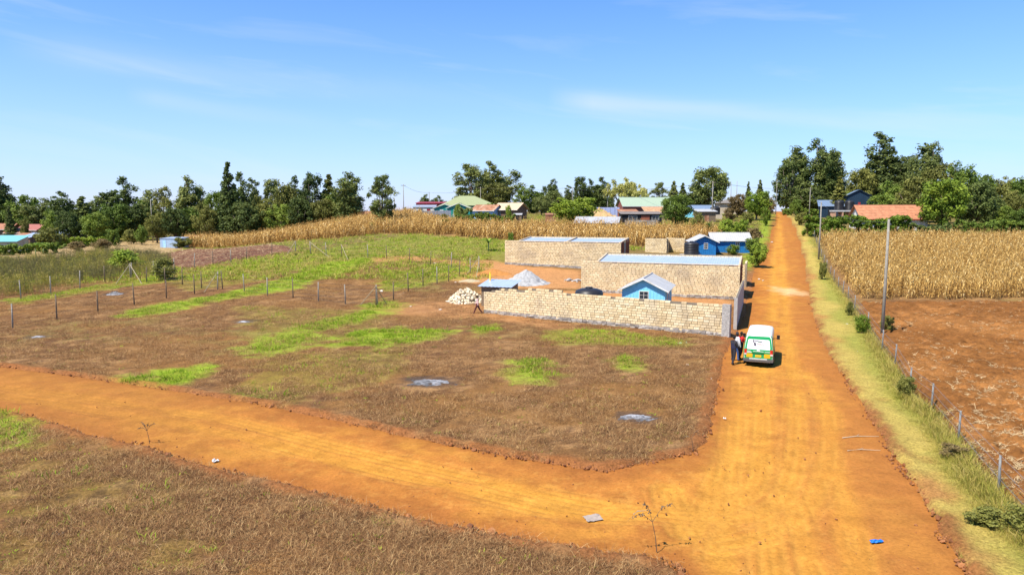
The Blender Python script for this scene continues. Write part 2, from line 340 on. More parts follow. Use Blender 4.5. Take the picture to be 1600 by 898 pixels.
def colour_ground(X, Y, sd):
    n1 = fbm(X / 5.5, Y / 5.5, 3); n2 = fbm(X / 1.1, Y / 1.1, 11, 5); n3 = fbm(X / .35, Y / .35, 23, 3); n4 = fbm(X / 17, Y / 17, 31)
    c = np.empty(X.shape + (3,)); c[:] = (.19, .095, .036)
    c = lerp3(c, (.32, .18, .075), sstep(.45, .72, n2)); c = lerp3(c, (.085, .043, .024), sstep(.52, .3, n3) * .65)
    c = lerp3(c, (.24, .12, .036), sstep(.5, .7, n1) * .6); c = lerp3(c, (.19, .155, .042), sstep(.54, .68, n4) * sstep(.4, .6, n2) * .6)
    # far, unmown land: a little greener
    c = lerp3(c, (.16, .135, .045), sstep(80, 130, Y) * .8)
    for p, s in BARE: c = lerp3(c, (.44, .215, .085), s * sstep(-.6, .8, sdist(X, Y, p) + (n2 - .5) * 2.4))
    for p, s in GREEN:
        g = sstep(-.5, .6, sdist(X, Y, p) + .5 + (n2 - .5) * 3.2 + (n1 - .5) * 2)
        c = lerp3(c, (.24, .32, .025), g * s * (.55 + .45 * sstep(.3, .6, n3)))
    for cx_, cy_, rx_ in CHAR: c = lerp3(c, (.07, .052, .042), .6 * sstep(1.1, .6, np.hypot(X - cx_, (Y - cy_) * 1.15) / rx_ + (n3 - .5) * .9))
    c = lerp3(c, (.36, .25, .12), .9 * sstep(-1, 1, sdist(X, Y, TAN_L) + (n2 - .5) * 3))
    for p in (CORN_R, CORN_L): c = lerp3(c, (.26, .15, .06), .9 * sstep(-1, .6, sdist(X, Y, p)))
    v = sstep(-.4, .6, sdist(X, Y, VERGE) + (n2 - .5) * 1.6); dr = np.maximum(-sd, 0)
    vc = np.empty(c.shape); vc[:] = (.40, .30, .075)
    vc = lerp3(vc, (.22, .235, .04), sstep(1.0, 2.6, dr + (n1 - .5) * 4) * .75); vc = lerp3(vc, (.40, .18, .06), sstep(.62, .75, n1) * .8 * sstep(2, .5, dr))
    c = lerp3(c, vc, 0 * v) * (1 - v[..., None]) + vc * v[..., None]
    # crumbled red soil shoved up along the road edge
    e = sstep(.9, .1, -sd + (n2 - .5) * 1.1) * (1 - v * .8); c = lerp3(c, (.27, .105, .035), e * .85)
    return c
def grid_faces(nr, nc):
    i = np.arange(nr - 1)[:, None] * nc + np.arange(nc - 1)[None, :]
    return np.stack([i, i + 1, i + nc + 1, i + nc], -1).reshape(-1, 4)
def persp_grid(y0, y1, ratio, t0, t1, wmin=16.0):
    Yr = y0 * np.exp(np.arange(0, math.log(y1 / y0), ratio)); T = np.arange(t0, t1, ratio)
    Y, T = np.meshgrid(Yr, T, indexing='ij'); return T * np.maximum(Y, wmin), Y
def tris_keep(F, keep): return F[keep[F].all(1)]
def compact(V, F, *A):
    u, inv = np.unique(F, return_inverse=True); return (V[u], inv.reshape(F.shape)) + tuple(a[u] for a in A)

print('terrain')
X, Y = persp_grid(6, 900, .0078, -1.2, 1.2)
back = np.array([-300., -80, -20, 0])[:, None]; T0 = X[0] / 16
Xb = np.concatenate([T0[None, :] * np.array([330., 110, 45, 25])[:, None], X]); Yb = np.concatenate([np.repeat(back, X.shape[1], 1), Y])
fr = np.array([1050., 1400, 2000, 3000, 4500, 7000])[:, None]
X = np.concatenate([Xb, T0[None, :] * fr]); Y = np.concatenate([Yb, np.repeat(fr, X.shape[1], 1)])
sd = road_sd(X, Y)
rough = (fbm(X / 1.6, Y / 1.6, 5) - .5) * .12 + (fbm(X / .4, Y / .4, 9, 3) - .5) * .09
edge = sstep(0, 1, 1 - np.abs(sd + .25) / .55)
Z = hgt(X, Y) + np.where(sd < .6, rough, rough * .3) + sstep(.12, -.3, sd + (fbm(X / .7, Y / .7, 41, 3) - .5) * .55) * .2 - .115 + edge * fbm(X / .45, Y / .45, 77, 3) * .16
V = np.stack([X, Y, Z], -1).reshape(-1, 3); C = colour_ground(X, Y, sd).reshape(-1, 3)
C4 = np.concatenate([C, np.ones((len(C), 1))], 1)
GROUND_MAT = soil_mat('dry_ground_soil', 10.0, .42, 1.6, 1.0, .07)
ground = link('ground', npmesh('ground', V, grid_faces(*X.shape), {'col': ('FLOAT_COLOR', C4.astype(np.float32))}, True), GROUND_MAT)
tag(ground, 'brown mown lots with dry grass either side of the dirt track', 'ground', kind='structure')

def sheet(name, poly, y0, y1, ratio, t0, t1, zf, cf, mat, margin, label, cat):
    X, Y = persp_grid(y0, y1, ratio, t0, t1); s = sdist(X, Y, poly); keep = (s > -margin).ravel(); F = tris_keep(grid_faces(*X.shape), keep)
    u, inv = np.unique(F, return_inverse=True); F = inv.reshape(F.shape); X, Y, s = X.ravel()[u], Y.ravel()[u], s.ravel()[u]
    V = np.stack([X, Y, zf(X, Y, s)], -1); C4 = np.concatenate([cf(X, Y, s), np.ones((len(V), 1))], 1).astype(np.float32)
    return tag(link(name, npmesh(name, V, F, {'col': ('FLOAT_COLOR', C4)}, True), mat), label, cat, kind='structure')
_tyre = {}
def tyre_field(X, Y):
    if len(X) not in _tyre:
        w = (fbm(X / 2.5, Y / 2.5, 57, 2) - .5) * .5; ty = np.zeros(X.shape); rut = np.zeros(X.shape)
        for i, t in enumerate(TYRE):
            lo = np.array(t).min(0) - 1.5; hi = np.array(t).max(0) + 1.5; k = (X > lo[0]) & (X < hi[0]) & (Y > lo[1]) & (Y < hi[1]); d = ldist(X[k], Y[k], t)
            ty[k] = np.maximum(ty[k], sstep(.75, .1, d + w[k])); rut[k] = np.maximum(rut[k], sstep(.95, .5, d) * (.5 + .5 * np.cos(d * 2 * math.pi / .34 + i)) * sstep(.25, .5, fbm(X[k] / 1.7, Y[k] / 1.7, 90 + i, 2)))
        _tyre[len(X)] = ty, rut
    return _tyre[len(X)]
def road_z(X, Y, s):
    ty, rut = tyre_field(X, Y)
    return hgt(X, Y) + (fbm(X / 2.2, Y / 2.2, 51, 3) - .5) * .07 + (fbm(X / .3, Y / .3, 53, 3) - .5) * .03 - ty * .035 - rut * .04 + .014 - sstep(.3, -.8, s) * .12
def road_c(X, Y, s):
    n1 = fbm(X / 3, Y / 3, 61); n2 = fbm(X / .8, Y / .8, 63, 4); n3 = fbm(X / 9, Y / 9, 67, 3); n4 = fbm(X / .22, Y / .22, 69, 3); ty, rut = tyre_field(X, Y)
    c = np.empty(X.shape + (3,)); c[:] = (.385, .15, .03)
    c = lerp3(c, (.43, .19, .033), sstep(.4, .7, n1)); c = lerp3(c, (.29, .108, .024), sstep(.55, .35, n2) * .6); c = lerp3(c, (.48, .235, .052), sstep(.58, .75, n4) * .4)
    c = lerp3(c, (.49, .235, .032), ty * .5); c = lerp3(c, (.53, .275, .05), rut * .35)
    e = sstep(1.5, .1, s + (n1 - .5) * 1.2); c = lerp3(c, (.26, .092, .024), e * .6)
    # the left end of the track and the right shoulder are darker, redder earth
    c = lerp3(c, (.28, .115, .028), sstep(-6, -19, X) * .65); sh = sstep(3.6, 1.2, ldist(X, Y, rr) + (n3 - .5) * 3) * (1 - ty * .7); c = lerp3(c, (.33, .13, .03), sh * .6)
    pale = sstep(1.0, .2, np.hypot((X - G(1235, 456)[0]) / 2.2, (Y - G(1235, 456)[1]) / 5) + (n2 - .5)); c = lerp3(c, (.62, .45, .24), pale * .6)
    return c
road = sheet('dirt_road', ROAD, 6, 700, .0036, -1.15, 1.0, road_z, road_c, soil_mat('orange_murram', 9.0, .72, 1.22, .7, .035), .8, 'orange dirt road with a side track joining from the left', 'road')
def pl_z(amp):
    def f(X, Y, s): return hgt(X, Y) + (fbm(X / .42, Y / .42, 71, 4) - .45) * amp + (vn(X / .15, Y / .15, 73) - .5) * amp * .5 + sstep(-.3, .5, s) * .3 - .1
    return f
def pl_c(base, lightc):
    def f(X, Y, s):
        n = fbm(X / .5, Y / .5, 71, 4); n2 = fbm(X / 4, Y / 4, 79); c = np.empty(X.shape + (3,)); c[:] = base
        c = lerp3(c, lightc, sstep(.45, .7, n2)); return c * (.5 + .95 * n)[..., None]
    return f
PL_MAT = soil_mat('ploughed_red_soil', 8.0, .6, 1.3, .9, .06)
sheet('ploughed_field', PLOUGH_R, 12, 74, .0040, .1, 1.15, pl_z(.46), pl_c((.205, .085, .024), (.28, .122, .036)), PL_MAT, .6, 'freshly ploughed red field right of the wire fence', 'field')
sheet('ploughed_field', PLOUGH_L, 85, 200, .0045, -.6, -.25, pl_z(.2), pl_c((.125, .055, .034), (.18, .085, .05)), PL_MAT, .6, 'dark ploughed strip below the left maize field', 'field')

# ------------------------------------------------------------------ scatter (only for what nobody could count)
def scatter(name, pts, rot, scl, idx, protos, label, cat):
    """pts (n,3); protos: list of meshes, instanced on the points"""
    c = bpy.data.collections.new(name + '_pieces')
    for i, me in enumerate(protos): c.objects.link(bpy.data.objects.new('%s_piece_%02d' % (name, i), me))
    me = bpy.data.meshes.new(name); me.vertices.add(len(pts)); me.vertices.foreach_set('co', np.ascontiguousarray(pts, np.float32).ravel())
    for an, ty, key, arr in (('rot', 'FLOAT_VECTOR', 'vector', rot), ('scl', 'FLOAT', 'value', scl), ('idx', 'INT', 'value', idx)):
        a = me.attributes.new(an, ty, 'POINT'); a.data.foreach_set(key, np.ascontiguousarray(arr, np.int32 if ty == 'INT' else np.float32).ravel())
    o = link(name, me); ng = bpy.data.node_groups.new(name, 'GeometryNodeTree')
    ng.interface.new_socket('Geometry', in_out='INPUT', socket_type='NodeSocketGeometry'); ng.interface.new_socket('Geometry', in_out='OUTPUT', socket_type='NodeSocketGeometry')
    gi = ng.nodes.new('NodeGroupInput'); go = ng.nodes.new('NodeGroupOutput'); ip = ng.nodes.new('GeometryNodeInstanceOnPoints'); ci = ng.nodes.new('GeometryNodeCollectionInfo')
    ci.inputs['Collection'].default_value = c; ci.inputs['Separate Children'].default_value = True; ci.inputs['Reset Children'].default_value = True
    def na(nm, dt): n = ng.nodes.new('GeometryNodeInputNamedAttribute'); n.data_type = dt; n.inputs['Name'].default_value = nm; return n.outputs[0]
    e2r = ng.nodes.new('FunctionNodeEulerToRotation'); L = ng.links.new
    L(gi.outputs[0], ip.inputs['Points']); L(ci.outputs[0], ip.inputs['Instance']); ip.inputs['Pick Instance'].default_value = True
    L(na('idx', 'INT'), ip.inputs['Instance Index']); L(na('rot', 'FLOAT_VECTOR'), e2r.inputs[0]); L(e2r.outputs[0], ip.inputs['Rotation']); L(na('scl', 'FLOAT'), ip.inputs['Scale'])
    L(ip.outputs[0], go.inputs[0]); md = o.modifiers.new('scatter', 'NODES'); md.node_group = ng
    return tag(o, label, cat, kind='stuff')
def spread(X, Y, up=0.0): return np.stack([X, Y, hgt(X, Y) + up], -1)
def rrot(n, tilt=.15): return np.stack([rng.normal(0, tilt, n), rng.normal(0, tilt, n), rng.uniform(0, 6.283, n)], -1)
def sample(n, y0, y1, t0, t1, power=0.0):
    """points spread evenly over the view: log depth, angle"""
    Y = y0 * np.exp(rng.uniform(0, 1, n) * math.log(y1 / y0)); T = rng.uniform(t0, t1, n); return T * np.maximum(Y, 14), Y
def inpoly(n, poly):
    P = np.array(poly); lo, hi = P.min(0), P.max(0); X = rng.uniform(lo[0], hi[0], n); Y = rng.uniform(lo[1], hi[1], n); k = sdist(X, Y, poly) > 0; return X[k], Y[k]

def blades(n, rad, hmin, hmax, lean, width, seed, bend=.4):
    """a tuft of bent grass blades, each two tapering faces"""
    r = np.random.default_rng(seed); m = MB()
    for i in range(n):
        a = r.uniform(0, 6.283); q = rad * math.sqrt(r.uniform(0, 1)); b = r.uniform(0, 6.283); x, y = q * math.cos(b), q * math.sin(b)
        L = r.uniform(hmin, hmax); l = r.uniform(lean * .4, lean); d = Vector((math.cos(a), math.sin(a), 0)); s = Vector((-d.y, d.x, 0)) * width * r.uniform(.6, 1.3)
        p0 = Vector((x, y, -.01)); p1 = p0 + d * L * .5 * math.sin(l) + Vector((0, 0, L * .5 * math.cos(l))); l2 = min(l + bend, 1.75)
        p2 = p1 + d * L * .5 * math.sin(l2) + Vector((0, 0, L * .5 * math.cos(l2))); t = r.uniform(0, 1)
        m.face([p0 - s, p0 + s, p1 + s * .8, p1 - s * .8], 0, t); m.face([p1 - s * .8, p1 + s * .8, p2], 0, t)
    return m
def tuftmesh(name, mat, *a, **k):
    me = blades(*a, **k).mesh(name); me.materials.append(mat); return me
DRY = tinted('dry_grass_blade', [(.0, (.06, .027, .012)), (.35, (.175, .082, .034)), (.65, (.31, .165, .066)), (1, (.60, .40, .18))], use='both', translucent=.15)
GRN = tinted('green_grass_blade', [(0, (.10, .18, .012)), (.5, (.24, .35, .02)), (1, (.44, .52, .045))], use='both', translucent=.3)
VRG = tinted('verge_grass_blade', [(0, (.13, .16, .02)), (.35, (.28, .28, .04)), (.65, (.46, .36, .09)), (1, (.58, .45, .16))], use='both', translucent=.25)
WEED = tinted('weed_leaf', [(0, (.09, .085, .035)), (.5, (.19, .16, .065)), (1, (.24, .25, .06))], use='both', translucent=.2)

print('grass')
# dry thatch on the mown lots
X, Y = sample(105000, 15.5, 92, -.95, .42); sd = road_sd(X, Y); n1 = fbm(X / 2.2, Y / 2.2, 91); k = (sd < -.25) & (n1 > .4) & (sdist(X, Y, VERGE) < 0) & (sdist(X, Y, PLOUGH_R) < 0)
for p, s in BARE[:1] + BARE[3:]: k &= sdist(X, Y, p) < 0
for cx_, cy_, rx_ in CHAR: k &= np.hypot(X - cx_, Y - cy_) > rx_
X, Y = X[k], Y[k]; n = len(X)
scatter('dry_grass', spread(X, Y, .06), rrot(n, .12), rng.uniform(.6, 1.25, n) * (1 + Y / 160), rng.integers(0, 4, n), [tuftmesh('dry_tuft', DRY, 24, .36, .07, .26, 1.52, .0042, 5 + i) for i in range(4)], 'dry brown mown grass covering the open lots', 'grass')
# living grass in the green patches
gx, gy = [], []
for p, s in GREEN:
    P = np.array(p); A = abs(sum(P[i][0] * P[i - 1][1] - P[i - 1][0] * P[i][1] for i in range(len(P)))) / 2
    x, y = inpoly(int(min(A, 500) * 30 * s * s + 20), [(q[0], q[1]) for q in p]); kk = fbm(x / 1.1, y / 1.1, 11, 5) > .42; gx.append(x[kk]); gy.append(y[kk])
X, Y = np.concatenate(gx), np.concatenate(gy); k = road_sd(X, Y) < -.1; X, Y = X[k], Y[k]; n = len(X); print('green', n)
scatter('green_grass', spread(X, Y, .04), rrot(n), rng.uniform(.6, 1.3, n), rng.integers(0, 3, n), [tuftmesh('green_tuft', GRN, 18, .3, .14, .4, .9, .013, 50 + i) for i in range(3)], 'bright green grass growing in patches on the lots', 'grass')
# longer straw tufts standing out of the thatch
X, Y = sample(9000, 15.5, 85, -.95, .42); k = (road_sd(X, Y) < -.3) & (sdist(X, Y, VERGE) < 0) & (sdist(X, Y, PLOUGH_R) < 0) & (fbm(X / 3.3, Y / 3.3, 191) > .52)
for p, s in BARE[:1] + BARE[3:]: k &= sdist(X, Y, p) < 0
for cx_, cy_, rx_ in CHAR: k &= np.hypot(X - cx_, Y - cy_) > rx_
X, Y = X[k], Y[k]; n = len(X)
scatter('straw_tufts', spread(X, Y, .05), rrot(n, .2), rng.uniform(.4, 1.1, n), rng.integers(0, 4, n), [tuftmesh('straw_tuft', (VRG, DRY)[i % 2], 14, .16, .15, .42, 1.2, .005, 300 + i) for i in range(4)], 'longer straw tufts standing in the mown grass', 'grass')
# small green weeds dotted over the dry ground
X, Y = sample(1500, 15.5, 60, -.9, .35); k = (road_sd(X, Y) < -.3) & (sdist(X, Y, VERGE) < 0); X, Y = X[k], Y[k]; n = len(X)
scatter('small_weeds', spread(X, Y, .04), rrot(n), rng.uniform(.35, .8, n), rng.integers(0, 3, n), [tuftmesh('weed_tuft', GRN, 14, .14, .1, .25, 1.1, .02, 150 + i) for i in range(3)], 'small green weeds dotted over the dry lots', 'weeds')
# verge between road and fence
X, Y = sample(85000, 13, 140, .2, 1.0); sv = sdist(X, Y, VERGE); dr = -road_sd(X, Y); df = ldist(X, Y, FENCE_R)
pr = .2 + .7 * sstep(2.2, .4, df); k = (sv > .05) & (rng.uniform(0, 1, len(X)) < pr); X, Y, df = X[k], Y[k], df[k]; n = len(X); print('verge', n)
tall = sstep(1.6, .2, df); sc = .35 + tall * rng.uniform(.2, 1.35, n)
scatter('verge_grass', spread(X, Y, .03), rrot(n), sc, rng.integers(0, 4, n), [tuftmesh('verge_tuft', VRG, 18, .24, .2, .55, .8, .0055, 80 + i) for i in range(4)], 'straw and green grass along the roadside wire fence', 'grass')
# grass beyond the far lots, left and centre
X, Y = sample(26000, 85, 230, -.75, .36); k = (road_sd(X, Y) < -.4) & (sdist(X, Y, CORN_L) < 0) & (sdist(X, Y, PLOUGH_L) < 0) & (sdist(X, Y, TAN_L) < 0) & ~((Y < 112) & (X > -3) & (X < 45)); X, Y = X[k], Y[k]; n = len(X)
scatter('meadow_grass', spread(X, Y), rrot(n), rng.uniform(.7, 1.7, n), rng.integers(0, 4, n), [tuftmesh('meadow_tuft', (VRG, GRN)[i % 2], 15, .4, .15, .5, .9, .02, 180 + i) for i in range(4)], 'rough grass around the fields beyond the lots', 'grass')
# straw litter on the ploughed land
straw = tinted('maize_straw', [(0, (.34, .22, .10)), (1, (.62, .47, .26))], use='both')
def strawmesh(seed):
    r = np.random.default_rng(seed); m = MB()
    for i in range(5):
        a = r.uniform(0, 6.28); d = Vector((math.cos(a), math.sin(a), r.uniform(-.1, .35))) * r.uniform(.1, .35); c = Vector((r.normal(0, .25), r.normal(0, .25), .02)); s = Vector((-d.y, d.x, 0)).normalized() * r.uniform(.008, .022)
        k = d * .9 + Vector((r.normal(0, .1), r.normal(0, .1), 0)); t = r.uniform(0, 1); m.face([c - d - s, c - d + s, c + s, c - s], 0, t); m.face([c - s, c + s, c + k + s * .4, c + k - s * .4], 0, t)
    me = m.mesh('straw'); me.materials.append(straw); return me
X, Y = sample(34000, 13, 73, .3, 1.1); k = (sdist(X, Y, PLOUGH_R) > .2) & (fbm(X / 3, Y / 3, 7) > .42); X, Y = X[k], Y[k]; x2, y2 = inpoly(9000, PLOUGH_L); x3, y3 = inpoly(6000, TAN_L); X = np.concatenate([X, x2, x3]); Y = np.concatenate([Y, y2, y3]); n = len(X)
scatter('maize_litter', spread(X, Y, .2), rrot(n, .2), rng.uniform(.22, .65, n) * np.where(Y > 74, 1.7, 1), rng.integers(0, 4, n), [strawmesh(i) for i in range(4)], 'dry maize straw scattered over the ploughed soil', 'straw')
# clods along the road edges
clodm = tinted('red_clod', [(0, (.18, .07, .03)), (1, (.36, .15, .055))], use='random', bumpy=.5)
def clodmesh(seed, mat, k=.35):
    r = np.random.default_rng(seed); bm = bmesh.new(); bmesh.ops.create_icosphere(bm, subdivisions=1, radius=1)
    for v in bm.verts: v.co *= 1 + r.uniform(-k, k); v.co.z *= .7
    me = bpy.data.meshes.new('clod'); bm.to_mesh(me); bm.free(); me.materials.append(mat); return me
X, Y = sample(90000, 14, 75, -.95, .75); sd = road_sd(X, Y); k = (np.abs(sd + .1 + (vn(X, Y, 3) - .5) * .5) < .22) & (sdist(X, Y, VERGE) < .1) & (rng.uniform(0, 1, len(X)) < .75); X, Y = X[k], Y[k]; n = len(X); print('clods', n)
scatter('soil_clods', spread(X, Y, .05), rrot(n, 1), np.minimum(.018 + rng.exponential(.022, n), .15), rng.integers(0, 4, n), [clodmesh(i, clodm) for i in range(4)], 'crumbled red clods along the edge of the dirt road', 'soil')
X, Y = sample(2600, 14, 80, -.9, .8); k = road_sd(X, Y) > .3; X, Y = X[k], Y[k]; n = len(X)
scatter('road_pebbles', spread(X, Y, .015), rrot(n, 1), .008 + rng.exponential(.008, n), rng.integers(0, 4, n), [clodmesh(i + 9, clodm) for i in range(4)], 'small loose stones on the dirt road', 'stones')

# ------------------------------------------------------------------ maize
CORNM = tinted('dry_maize', [(0, (.25, .135, .04)), (.35, (.48, .29, .085)), (.7, (.64, .43, .14)), (1, (.75, .59, .29))], use='both', translucent=.35)
CORNB = tinted('dry_maize_brown', [(0, (.24, .12, .035)), (.35, (.46, .265, .075)), (.7, (.62, .40, .125)), (1, (.72, .54, .26))], use='both', translucent=.2)
def cornplant(seed, mat):
    r = np.random.default_rng(seed); m = MB(); H = r.uniform(1.9, 2.4); lx, ly = r.normal(0, .07), r.normal(0, .07)
    m.tube([(0, 0, -.05), (lx, ly, H * .55), (lx * 2.6, ly * 2.6, H)], [.017, .014, .006], 4, 0, False, .35)
    for i in range(10):
        z = H * (.16 + .075 * i); a = i * math.pi + r.normal(0, .5); q = z / H; c = Vector((lx * 2 * q, ly * 2 * q, z)); d = Vector((math.cos(a), math.sin(a), 0)); s = Vector((-d.y, d.x, 0)) * r.uniform(.03, .055); L = r.uniform(.4, .75); t = r.uniform(0, 1)
        up = r.uniform(-.1, .25); p1 = c + d * L * .35 + Vector((0, 0, up)); p2 = c + d * L * .62 + Vector((r.normal(0, .05), r.normal(0, .05), -.12 + up * .3)); p3 = c + d * L * .7 + Vector((0, 0, -.5 * r.uniform(.6, 1.2)))
        m.face([c - s * .6, c + s * .6, p1 + s, p1 - s], 0, t); m.face([p1 - s, p1 + s, p2 + s * .9, p2 - s * .9], 0, t); m.face([p2 - s * .9, p2 + s * .9, p3], 0, t * .8)
    a = r.uniform(0, 6.28); e = Vector((lx, ly, H * .5)); m.tube([e, e + Vector((math.cos(a) * .09, math.sin(a) * .09, .12)), e + Vector((math.cos(a) * .15, math.sin(a) * .15, .02))], [.02, .034, .008], 5, 0, True, .95)
    for i in range(5):
        a = r.uniform(0, 6.28); p = Vector((lx * 2.6, ly * 2.6, H)); w = Vector((-math.sin(a), math.cos(a), 0)) * .012; q = p + Vector((math.cos(a) * .13, math.sin(a) * .13, r.uniform(.12, .28))); m.face([p - w, p + w, q], 0, .6)
    me = m.mesh('maize_plant'); me.materials.append(mat); return me
def corn_rows(poly, row, step, ang, jitter):
    P = np.array(poly); c = P.mean(0); r = np.abs(P - c).max() * 1.5; a = np.arange(-r, r, row); b = np.arange(-r, r, step); A, B = np.meshgrid(a, b); A = A + rng.normal(0, jitter, A.shape); B = B + rng.normal(0, jitter * 1.3, B.shape)
    X = (c[0] + A * math.cos(ang) - B * math.sin(ang)).ravel(); Y = (c[1] + A * math.sin(ang) + B * math.cos(ang)).ravel(); k = sdist(X, Y, poly) + (fbm(X / 2, Y / 2, 3) - .5) * 3 > 0; k &= rng.uniform(0, 1, len(X)) < .9; return X[k], Y[k]
print('maize')
gold = [cornplant(i, CORNM) for i in range(6)]; brown = [cornplant(20 + i, CORNB) for i in range(6)]
X, Y = corn_rows(CORN_R, .75, .36, R(70), .07); k = (X / Y < .85) & (fbm(X / 1.6, Y / 1.6, 119) > .3); X, Y = X[k], Y[k]
rank = np.argsort(Y + rng.uniform(0, .3, len(Y)) + np.where(X / Y > .74, 50, 0)); near, rest = rank[:300], rank[300:]
for i in near:
    o = link('maize_plant', gold[int(rng.integers(0, 6))]); o.location = (X[i], Y[i], h(X[i], Y[i]) + .03); o.rotation_euler = (0, 0, rng.uniform(0, 6.28)); s = rng.uniform(.85, 1.1); o.scale = (s, s, s)
    tag(o, 'dry golden maize stalk in the front rows above the ploughed red field', 'maize', 'front rows of the right maize field')
X, Y = X[rest], Y[rest]; n = len(X); print('corn right', n)
scatter('maize_field', spread(X, Y), rrot(n, .11), rng.uniform(.68, 1.2, n), rng.integers(0, 6, n), gold, 'field of dry golden maize right of the road', 'maize')
X, Y = corn_rows(CORN_L, .8, .42, R(35), .12); k = fbm(X / 6, Y / 6, 19) > .3; X, Y = X[k], Y[k]; n = len(X); print('corn left', n)
scatter('maize_field', spread(X, Y), rrot(n, .12), rng.uniform(.85, 1.5, n), rng.integers(0, 6, n), brown, 'field of dry brown maize across the middle distance', 'maize')
# tall weeds on the far left
WEEDS = GP([(-60, 470), (30, 466), (120, 450), (200, 436), (262, 428), (268, 408), (230, 398), (170, 396), (100, 404), (40, 410), (-60, 415)])
def weedmesh(seed, mat, hh=1.7):
    r = np.random.default_rng(seed); m = MB()
    for i in range(7):
        a = r.uniform(0, 6.28); H = hh * r.uniform(.6, 1.1); e = Vector((math.cos(a) * .3 * H * .5, math.sin(a) * .3 * H * .5, H)); b = Vector((r.normal(0, .15), r.normal(0, .15), 0)); w = Vector((-math.sin(a), math.cos(a), 0)) * .008; m.face([b - w, b + w, b + e + w * .4, b + e - w * .4], 0, .2)
        for j in range(8):
            p = b + e * r.uniform(.3, 1.0); d = Vector((r.normal(), r.normal(), r.normal() * .6)).normalized() * r.uniform(.05, .11); s = Vector((r.normal(), r.normal(), r.normal())).cross(d).normalized() * r.uniform(.02, .045); m.face([p, p + d * .5 + s, p + d, p + d * .5 - s], 0, r.uniform(0, 1))
    me = m.mesh('weed'); me.materials.append(mat); return me
X, Y = inpoly(9000, WEEDS); k = fbm(X / 4, Y / 4, 29) > .38; X, Y = X[k], Y[k]; n = len(X); ix = (fbm(X / 6, Y / 6, 39) > .55).astype(int) * 3 + rng.integers(0, 3, n)
scatter('tall_weeds', spread(X, Y), rrot(n, .1), rng.uniform(.55, 1.25, n), ix, [weedmesh(i, WEED) for i in range(3)] + [weedmesh(9 + i, VRG) for i in range(3)], 'tall brownish weeds behind the left wire fence', 'weeds')

# ------------------------------------------------------------------ trees
def leafmat(name, dark, mid, light): return tinted(name, [(0, dark), (.5, mid), (1, light)], use='both', translucent=.25, rough=.6, scale=.5, var=.25)
LEAF = {'euc': leafmat('eucalyptus_leaf', (.06, .085, .024), (.155, .19, .05), (.30, .32, .09)), 'dark': leafmat('dark_conifer_leaf', (.042, .066, .017), (.11, .15, .036), (.24, .27, .07)),
        'broad': leafmat('broad_tree_leaf', (.055, .095, .016), (.145, .21, .03), (.30, .37, .055)), 'olive': leafmat('olive_tree_leaf', (.09, .095, .022), (.19, .195, .042), (.33, .32, .075)),
        'yellow': leafmat('blossom_tree_leaf', (.18, .18, .03), (.42, .41, .10), (.62, .58, .20)), 'lime': leafmat('lime_shrub_leaf', (.06, .11, .014), (.17, .25, .025), (.38, .45, .05)), 'dry': leafmat('dry_shrub_leaf', (.12, .085, .03), (.23, .165, .065), (.35, .27, .11))}
BARK = plain('bark', (.13, .10, .075), .9, var=.4, scale=8); BARKP = plain('pale_bark', (.42, .38, .32), .85, var=.3, scale=6)
def leaves(cent, rad, per, size, r, flat=.85, spreadk=.6):
    """leaf-sized faces filling clumps; faces lean outward so that clumps catch light on one side"""
    n = len(cent) * per; ci = np.repeat(np.arange(len(cent)), per); d = r.normal(0, 1, (n, 3)); d /= np.linalg.norm(d, axis=1, keepdims=True); q = r.uniform(0, 1, (n, 1)) ** spreadk
    off = d * q * rad[ci][:, None]; off[:, 2] *= flat; p = cent[ci] + off; nrm = d * .9 + r.normal(0, .55, (n, 3)) + np.array([0, 0, .35]); nrm /= np.linalg.norm(nrm, axis=1, keepdims=True)
    u = np.cross(nrm, r.normal(0, 1, (n, 3))); u /= np.linalg.norm(u, axis=1, keepdims=True); w = np.cross(nrm, u); s = size * r.uniform(.6, 1.4, (n, 1))
    V = np.stack([p + u * s, p + w * s * .55, p - u * s, p - w * s * .55], 1).reshape(-1, 3); F = np.arange(n * 4).reshape(n, 4); tint = np.clip(r.uniform(0, 1, len(cent))[ci] * .6 + r.uniform(0, .4, n), 0, 1)
    return V, F, np.repeat(tint, 4)
